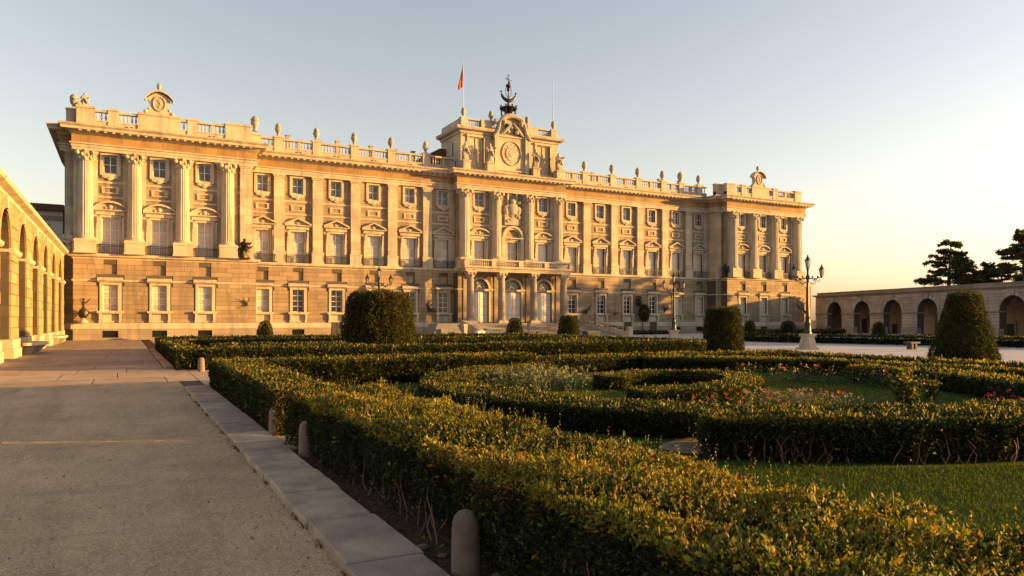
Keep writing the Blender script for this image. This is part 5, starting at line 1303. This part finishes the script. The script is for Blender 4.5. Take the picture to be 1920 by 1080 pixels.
# ---------------------------------------------------------------- plaza bench, bin, booth, planter, sign
M_DARKST = stone('dark_stone', (.10, .085, .07), (.07, .06, .05), fine=12)
B = tag(empty('stone_bench', (42.6, 27.7, 0)), 'dark backless stone bench on the pale plaza before the right hedge', 'bench')
obj('seat', MB().box(42.15, 43.05, 27.45, 27.95, .36, .46), M_DARKST, B)
for s in (-1, 1): obj('leg', MB().box(42.6+s*.18-.09, 42.6+s*.18+.09, 27.53, 27.87, 0, .36), M_DARKST, B)
M_BOOTH = plain('grey_canvas', (.17, .16, .165), .8, var=.3, sc=4)
BT = tag(empty('ticket_booth', (28.30, 67, 0)), 'grey canvas booth with sloping sides left of the palace steps', 'booth')
m = MB(); m.add([(26.50, 66.2, 0), (29.90, 66.2, 0), (30.10, 68.6, 0), (26.30, 68.6, 0), (27.20, 66.5, 1.45), (29.60, 66.5, 1.45), (29.70, 68.4, 1.45), (27.10, 68.4, 1.45)], [(0, 1, 5, 4), (1, 2, 6, 5), (2, 3, 7, 6), (3, 0, 4, 7), (4, 5, 6, 7)]); obj('canopy', m, M_BOOTH, BT)
obj('front_panel', MB().box(27.40, 28.10, 66.1, 66.24, 0, .95), M_PLINTH, BT); obj('dark_opening', MB().box(28.50, 28.85, 66.12, 66.22, 0, .6), M_VENT, BT)
m = MB(); m.taper(30.10, 66.3, 0, 1.4, .1, .1, .22, .1); obj('corner_post', m, M_LIME, BT)
M_BLUE = plain('blue_paint', (.035, .10, .19), .5, var=.3); M_TEAL = plain('teal_paint', (.01, .035, .045), .5)
W = tag(empty('crate', (31.4, 64, 0)), 'low blue and white crate at the foot of the palace steps', 'crate')
obj('body', MB().box(30.2, 31.1, 63.6, 64.2, .02, .75), M_WHITE, W); obj('blue_panel', MB().box(31.1, 31.8, 63.55, 64.2, .1, .95), M_BLUE, W)
W = tag(empty('skip', (36.0, 53.0, 0)), 'dark teal skip beside the flat-topped topiary', 'skip')
m = MB(); m.taper(36.2, 53, .1, .75, .5, .35, .68, .45); obj('tub', m, M_TEAL, W); obj('rim', MB().box(35.5, 36.9, 52.53, 53.47, .75, .82), M_TEAL, W)
W = tag(empty('round_sign', (38.7, 64.5, 0)), 'small round dark sign on a post at the foot of the steps', 'sign')
m = MB(); m.tube([(38.7, 64.5, 0), (38.7, 64.5, .85)], .03, 6); obj('post', m, M_IRON, W)
m = MB(); m.prism([(38.7+.27*math.cos(2*math.pi*k/16), .95+.27*math.sin(2*math.pi*k/16)) for k in range(16)], 64.44, 64.5); obj('disc', m, M_BRONZE, W)
W = tag(empty('waste_bin', (37.7, 64.6, 0)), 'small square dark bin at the foot of the palace steps', 'bin')
obj('body', MB().box(37.45, 37.9, 64.4, 64.85, .05, .55), M_DOORD, W); obj('lid', MB().box(37.42, 37.93, 64.37, 64.88, .55, .6), M_IRON, W)
W = tag(empty('notice_board', (38.4, 66.4, 0)), 'tall narrow dark notice board standing on the palace steps', 'notice board')
obj('board', MB().box(38.2, 38.55, 68.0, 68.06, .75, 1.6), M_DOORD, W); m = MB(); m.box(38.35, 38.42, 68.0, 68.05, .32, .75); m.box(38.15, 38.62, 67.95, 68.15, .3, .34); obj('stand', m, M_IRON, W)
M_RED = plain('red_flower', (.35, .06, .03), .7, var=.4, sc=6); M_ORANGE = plain('orange_cone', (.55, .16, .05), .6)
W = tag(empty('small_post', (38.0, 50.0, 0)), 'small dark post with pale splayed feet on the pale plaza', 'post')
px_, py_ = 40.6, 51.2
m = MB(); m.tube([(px_, py_, .12), (px_, py_, .3)], [.08, .1], 7); m.ball((px_, py_, .34), .09, 7, 5); obj('body', m, M_IRON, W)
for s in (-1, 1): m = MB(); m.tube([(px_, py_, .14), (px_+s*.09, py_, 0.004)], .025, 5); obj('foot', m, M_WHITE, W)
fl = MB(); P = np.c_[RNG.uniform(47.6, 50.2, 260), np.zeros(260), np.zeros(260)]; f = (P[:, 0]-47.6)/2.6; P[:, 1] = 74.0-7.4*f+RNG.normal(0, .1, 260)-.3; P[:, 2] = 1.75-1.1*f+RNG.uniform(0, .22, 260)
cc = pal(RED, 260)*1.6; k = RNG.uniform(0, 1, 260) < .5; cc[k] = pal(GREEN, k.sum())
me = leafmesh('flower_trough', P, RNG.normal(0, 1, P.shape), RNG.uniform(.12, .22, 260), cc, .7); me.materials.append(M_LEAF); tag(obj('potted_flowers', me, None), 'red and green potted flowers running down the right stair wall', 'flowers', kind='stuff')
# ---------------------------------------------------------------- wall brackets and bronze figures on the facade
def branchy(label, x, y, z, s, seed, mirror=1):
    r_ = random.Random(seed); W = tag(empty('wall_bracket', (x, y, z)), label, 'bracket', 'branching dark iron brackets on the palace wall')
    m = MB(); m.box(x-.1*s, x+.1*s, y-.12, y, z-.25*s, z+.15*s); obj('wall_plate', m, M_IRON, W)
    for k in range(5):
        a = r_.uniform(.1, 1.4)*mirror*(1 if k % 3 else -1); p = [(x, y-.1, z)]; l = s*r_.uniform(.3, .5)
        for j in range(3): p.append((p[-1][0]+math.sin(a)*l, y-.12-.08*j, p[-1][2]+math.cos(a)*l*(1 if k != 4 else -1))); a += r_.uniform(.1, .7)*mirror; l *= .75
        m = MB(); m.tube(p, [.09*s, .06*s, .045*s, .02*s], 6); obj('branch', m, M_IRON, W)
branchy('antler-like iron bracket between windows left of the steps', 30.3, 76.7, 3.0, 1.2, 3)
branchy('hooked iron bracket right of the portico', 51.6, 76.7, 2.9, 1.2, 5, -1)
branchy('iron bracket near the left pavilion corner', 10.4, 73.9, 3.35, .7, 8, -1)
branchy('dark iron bracket behind the right-of-steps lamp', 64.4, 76.7, 3.2, .95, 12, -1)
branchy('iron bracket at the far right wing beside the tall lamp', 89.0, 75.1, 3.6, 1.1, 14)
branchy('small round iron bracket on the wall left of the climbing shrub', 56.1, 76.7, 2.6, .55, 17)
def figure(label, x, y, z, h, mat, seed, kind):
    F = tag(empty('wall_figure', (x, y, z)), label, 'sculpture')
    if kind == 'dancer':
        m = MB(); m.lathe([(.42, 0), (.38, .08), (.2, .3), (.1, .4)], x, y, z, 10); obj('base', m, M_STATUE, F, smooth=True)
        m = MB(); n0 = 0
        m.lathe([(.1, .35), (.3, .55), (.36, .85), (.3, 1.1), (.12, 1.3), (.07, 1.5), (.12, 1.62), (.15, 1.75), (.06, 1.86), (.05, 1.92), (.1, 2.0), (.09, 2.1), (.02, 2.16)], x, y, z, 10, lambda i, j: 1+.2*math.sin(i*2.5+j), sy=.6)
        m.tube([(x, y, z+1.72), (x+.25, y-.1, z+1.75), (x+.55, y-.12, z+2.15)], [.06, .05, .03], 5); m.tube([(x, y, z+1.72), (x-.22, y-.1, z+1.95), (x-.2, y-.1, z+2.2)], [.06, .05, .03], 5); m.tube([(x+.2, y, z+1.2), (x+.5, y-.05, z+.9), (x+.25, y, z+.6)], [.03, .04, .03], 5)
        obj('body', m, mat, F, smooth=True)
    else:
        b = statue(h, seed, 1); obj('body', MB().add([(x+a, y+b_, z+c) for a, b_, c in b.v], b.f), mat, F, smooth=True)
        m = MB(); m.ball((x+.1, y-.3, z+h*.62), h*.16, 9, 6, (1.1, .7, 1)); m.tube([(x-.6*h*.5, y-.2, z+h*.5), (x, y-.5, z+h*.42), (x+.7*h*.5, y-.2, z+h*.6)], [.05*h, .09*h, .03*h], 6); obj('shield', m, mat, F, smooth=True)
figure('dark bronze dancing figure on the plinth at the arcade end', -3.2, 73.45, 1.56, 2.2, M_BRONZE, 1, 'dancer')
figure('grey carved bust group on the ledge at the left corner pavilion', -4.35, 74.45, 7.72, 2.0, M_STATUE, 41, 'bust')
figure('bronze figure on the ledge beside the left pavilion pilaster', 10.15, 73.45, 7.72, 1.9, M_BRONZE, 42, 'bust')
figure('small dark figure with pale globe on the ledge of the right pavilion', 72.9, 74.3, 7.72, 1.9, M_BRONZE, 43, 'bust')
# a bent bare tree by the right wing
T = tag(empty('bare_tree', (84.5, 71.5, 0)), 'thin leafless bent tree where the right arcade meets the palace', 'tree')
m = MB(); m.tube([(84.9, 70.5, 0), (84.95, 70.5, 1.4), (84.7, 70.5, 2.6), (83.9, 70.5, 3.3), (82.9, 70.5, 3.5)], [.24, .2, .17, .12, .06], 7); obj('trunk', m, M_BARK, T, smooth=True)
for k, p in enumerate((((84.7, 70.5, 2.6), (85.1, 70.4, 3.5), (84.9, 70.4, 4.2)), ((83.9, 70.5, 3.3), (83.5, 70.4, 4.2), (83.9, 70.4, 4.8)), ((83.2, 70.5, 3.45), (82.5, 70.4, 4.1), (82.7, 70.4, 4.6)))): m = MB(); m.tube(p, [.09, .07, .03], 6); obj('branch', m, M_BARK, T)
# climbing shrub on the facade
T = tag(empty('wall_shrub', (60.3, 76.3, 0)), 'dark green shrub growing against the palace wall between two windows', 'shrub')
m = MB(); m.tube([(60.35, 76.3, 0), (60.2, 76.3, 1.2), (60.4, 76.2, 2.4), (60.0, 76.4, 3.6), (59.7, 76.5, 4.6)], [.07, .06, .05, .03, .02], 6); obj('stem', m, M_BARK, T)
n = 2600; a = RNG.normal(0, 1, (n, 3)); a /= np.linalg.norm(a, axis=1, keepdims=True); P = a*(RNG.uniform(.5, 1, n)**.4)[:, None]*np.array([.85, .4, 1.15])+np.array([60.35, 76.05, 2.75]); q = n//5; P[:q] = np.c_[59.8+RNG.normal(0, .22, q), 76.45+RNG.normal(0, .1, q), RNG.uniform(3.6, 5.0, q)]
me = leafmesh('foliage', P, RNG.normal(0, 1, (n, 3)), RNG.uniform(.1, .2, n), pal(GREEN, n), .6); me.materials.append(M_LEAFD); tag(obj('foliage', me, None, T, (0, 0, 0)), kind='stuff')
# ---------------------------------------------------------------- flag poles
M_POLE = plain('pole_paint', (.55, .5, .45), .5); M_FR = plain('flag_red', (.42, .02, .015), .8, var=.2); M_FY = plain('flag_yellow', (.62, .33, .02), .8, var=.2)
F = tag(empty('flagpole', (34.45, 76.45, 26.4)), 'flagpole with limp red and yellow flag on the left of the attic', 'flagpole')
m = MB(); m.tube([(34.45, 76.45, 26.3), (34.45, 76.45, 31.6)], [.06, .035], 7); m.ball((34.45, 76.45, 31.65), .08, 7, 5); obj('pole', m, M_POLE, F)
def hang(f0, f1):
    m = MB(); nz, nx = 14, 4
    for j in range(nz+1):
        t = j/nz; z = 31.25-2.6*t-.25*f0
        for i in range(nx+1):
            f = f0+(f1-f0)*i/nx; wdt = (.12+.75*t**1.2)*(1-.25*max(0, t-.8)*5)
            m.v.append((34.41-wdt*f, 76.45+.10*math.sin(f*16+t*2)+.05*math.sin(t*9), z-.45*f*(1-t)-.25*f*t))
    for j in range(nz):
        for i in range(nx): a_ = j*(nx+1)+i; m.f.append((a_, a_+1, a_+nx+2, a_+nx+1))
    return m
obj('red_stripe', hang(0, .34), M_FR, F, smooth=True); obj('yellow_stripe', hang(.34, .7), M_FY, F, smooth=True); obj('red_stripe', hang(.7, 1.0), M_FR, F, smooth=True)
F = tag(empty('flagpole', (46.55, 76.45, 26.4)), 'bare flagpole without a flag on the right of the attic', 'flagpole')
m = MB(); m.tube([(46.55, 76.45, 26.3), (46.55, 76.45, 31.4)], [.055, .03], 7); m.ball((46.55, 76.45, 31.44), .07, 6, 4); obj('pole', m, M_POLE, F)
# ---------------------------------------------------------------- cedars behind the right arcade
def cedar(label, x, y, H, W_, seed, n=15000, lean=0., top=.9):
    r_ = random.Random(seed); rg = np.random.default_rng(seed)
    T = tag(empty('cedar_tree', (x, y, 0)), label, 'tree', 'cedars behind the right arcade')
    m = MB(); tp = [(x+lean*t*H*.1+.15*math.sin(t*5+seed), y+.1*math.sin(t*4), H*t) for t in (0, .15, .3, .5, .7, .85, .97)]; m.tube(tp, [.45, .4, .34, .26, .17, .1, .04], 9); obj('trunk', m, M_BARK, T, smooth=True)
    P = []; D = []; nb = 0; bm = MB()
    tiers = 22
    for k in range(tiers):
        t = .14+.82*k/(tiers-1)+r_.uniform(-.03, .03); z = H*t; rmax = W_*(1-max(0, t-.16)/.86)**.75*r_.uniform(.72, 1.12)+.35
        for b in range(r_.choice((4, 6, 7))):
            a = r_.uniform(0, 6.28); l = rmax*r_.uniform(.6, 1.05); rise = r_.uniform(-.02, .16)*l*(1 if t < .8 else 2.0)
            z = H*(t+r_.uniform(-.02, .02))
            p = [(x+lean*t*H*.1+math.cos(a)*l*f, y+math.sin(a)*l*f, z+rise*f-.12*l*f*f*.5) for f in (0, .3, .6, .85, 1)]
            bm.tube(p, [.1*(1.1-t), .08*(1.1-t), .05, .03, .015], 5); nb += 1
            c = max(40, int(n*l/(W_*46)))
            f = rg.uniform(.22, 1.04, c)**.85; i = np.clip((f*4).astype(int), 0, 3)
            q = np.array(p); fs = np.array((0, .3, .6, .85, 1)); bx = np.interp(f, fs, q[:, 0]); by = np.interp(f, fs, q[:, 1]); bz = np.interp(f, fs, q[:, 2])
            wv = .16*l+.3; lat = rg.normal(0, .42, c)*wv*(1.2-.5*f); 
            cl = np.sin(f*9+seed+b)*.12
            pp = np.c_[bx-math.sin(a)*lat, by+math.cos(a)*lat, bz+cl+rg.normal(0, .075, c)-np.abs(lat)*.12]; P.append(pp)
            d = np.c_[math.cos(a)+rg.normal(0, .8, c), math.sin(a)+rg.normal(0, .8, c), rg.normal(.15, .45, c)]; D.append(d)
    tag(obj('limbs', bm, M_BARK, T), kind='stuff')
    P = np.concatenate(P); D = np.concatenate(D); N_ = len(P)
    col = np.array([(.04, .055, .018), (.055, .07, .022), (.08, .075, .024), (.03, .042, .015)])[rg.integers(0, 4, N_)]*rg.uniform(.7, 1.3, (N_, 1))
    me = leafmesh('crown', P, D, rg.uniform(.22, .5, N_), col, .36); me.materials.append(M_CEDAR); tag(obj('crown', me, None, T, (0, 0, 0)), kind='stuff')
    return T
cedar('spreading dark cedar with flat layered branches above the right arcade', 99.0, 59.0, 12.7, 6.4, 3, 34000)
cedar('second dark cedar cut by the right edge of the picture', 104.0, 52.4, 13.6, 7.2, 5, 38000, .2)
cedar('low dark cedar filling between the two cedars above the arcade', 102.0, 55.8, 9.2, 5.8, 8, 28000)
cedar('tall unseen cedar added to shade the palace ground floor, first of three', 105.0, 48.0, 17.0, 5.0, 11, 5000)  # three unseen, thin-crowned cedars added to shade the right ground floor
cedar('unseen cedar added to shade the palace ground floor, second of three', 103.5, 43.5, 14.0, 4.5, 12, 4500)
cedar('low unseen cedar added to shade the palace ground floor, third of three', 104.0, 39.0, 11.0, 4.5, 13, 4500)
# loose stones on the gravel and at the kerb: nobody could count them
n = 2600; P = np.c_[RNG.uniform(-4.5, 1.35, n), RNG.uniform(2.5, 22, n), np.zeros(n)]; P[:500, 0] = 1.36-np.abs(RNG.normal(0, .12, 500))
m = MB()
for x, y, _ in P:
    s_ = random.uniform(.004, .016); a = random.uniform(0, 6); m.add([(x+s_*math.cos(a+k*2.1)*random.uniform(.7, 1.2), y+s_*math.sin(a+k*2.1), -.001) for k in range(3)]+[(x, y, s_*.8)], [(0, 1, 3), (1, 2, 3), (2, 0, 3)])
tag(obj('loose_stones', m, M_BOLL), 'small loose stones scattered over the gravel path', 'gravel', kind='stuff')
P = np.c_[RNG.uniform(-3, 1.9, 160), RNG.uniform(3, 21, 160), np.full(160, .006)]; P[P[:, 0] > 1.37, 2] = .08; D = RNG.normal(0, 1, P.shape); D[:, 2] *= .15
me = leafmesh('blown_leaves', P, D, RNG.uniform(.02, .045, 160), pal(BROWN, 160)*1.2, .55); me.materials.append(M_LEAF); tag(obj('blown_leaves', me, None), 'few dry leaves blown over the gravel and kerb', 'leaves', kind='stuff')
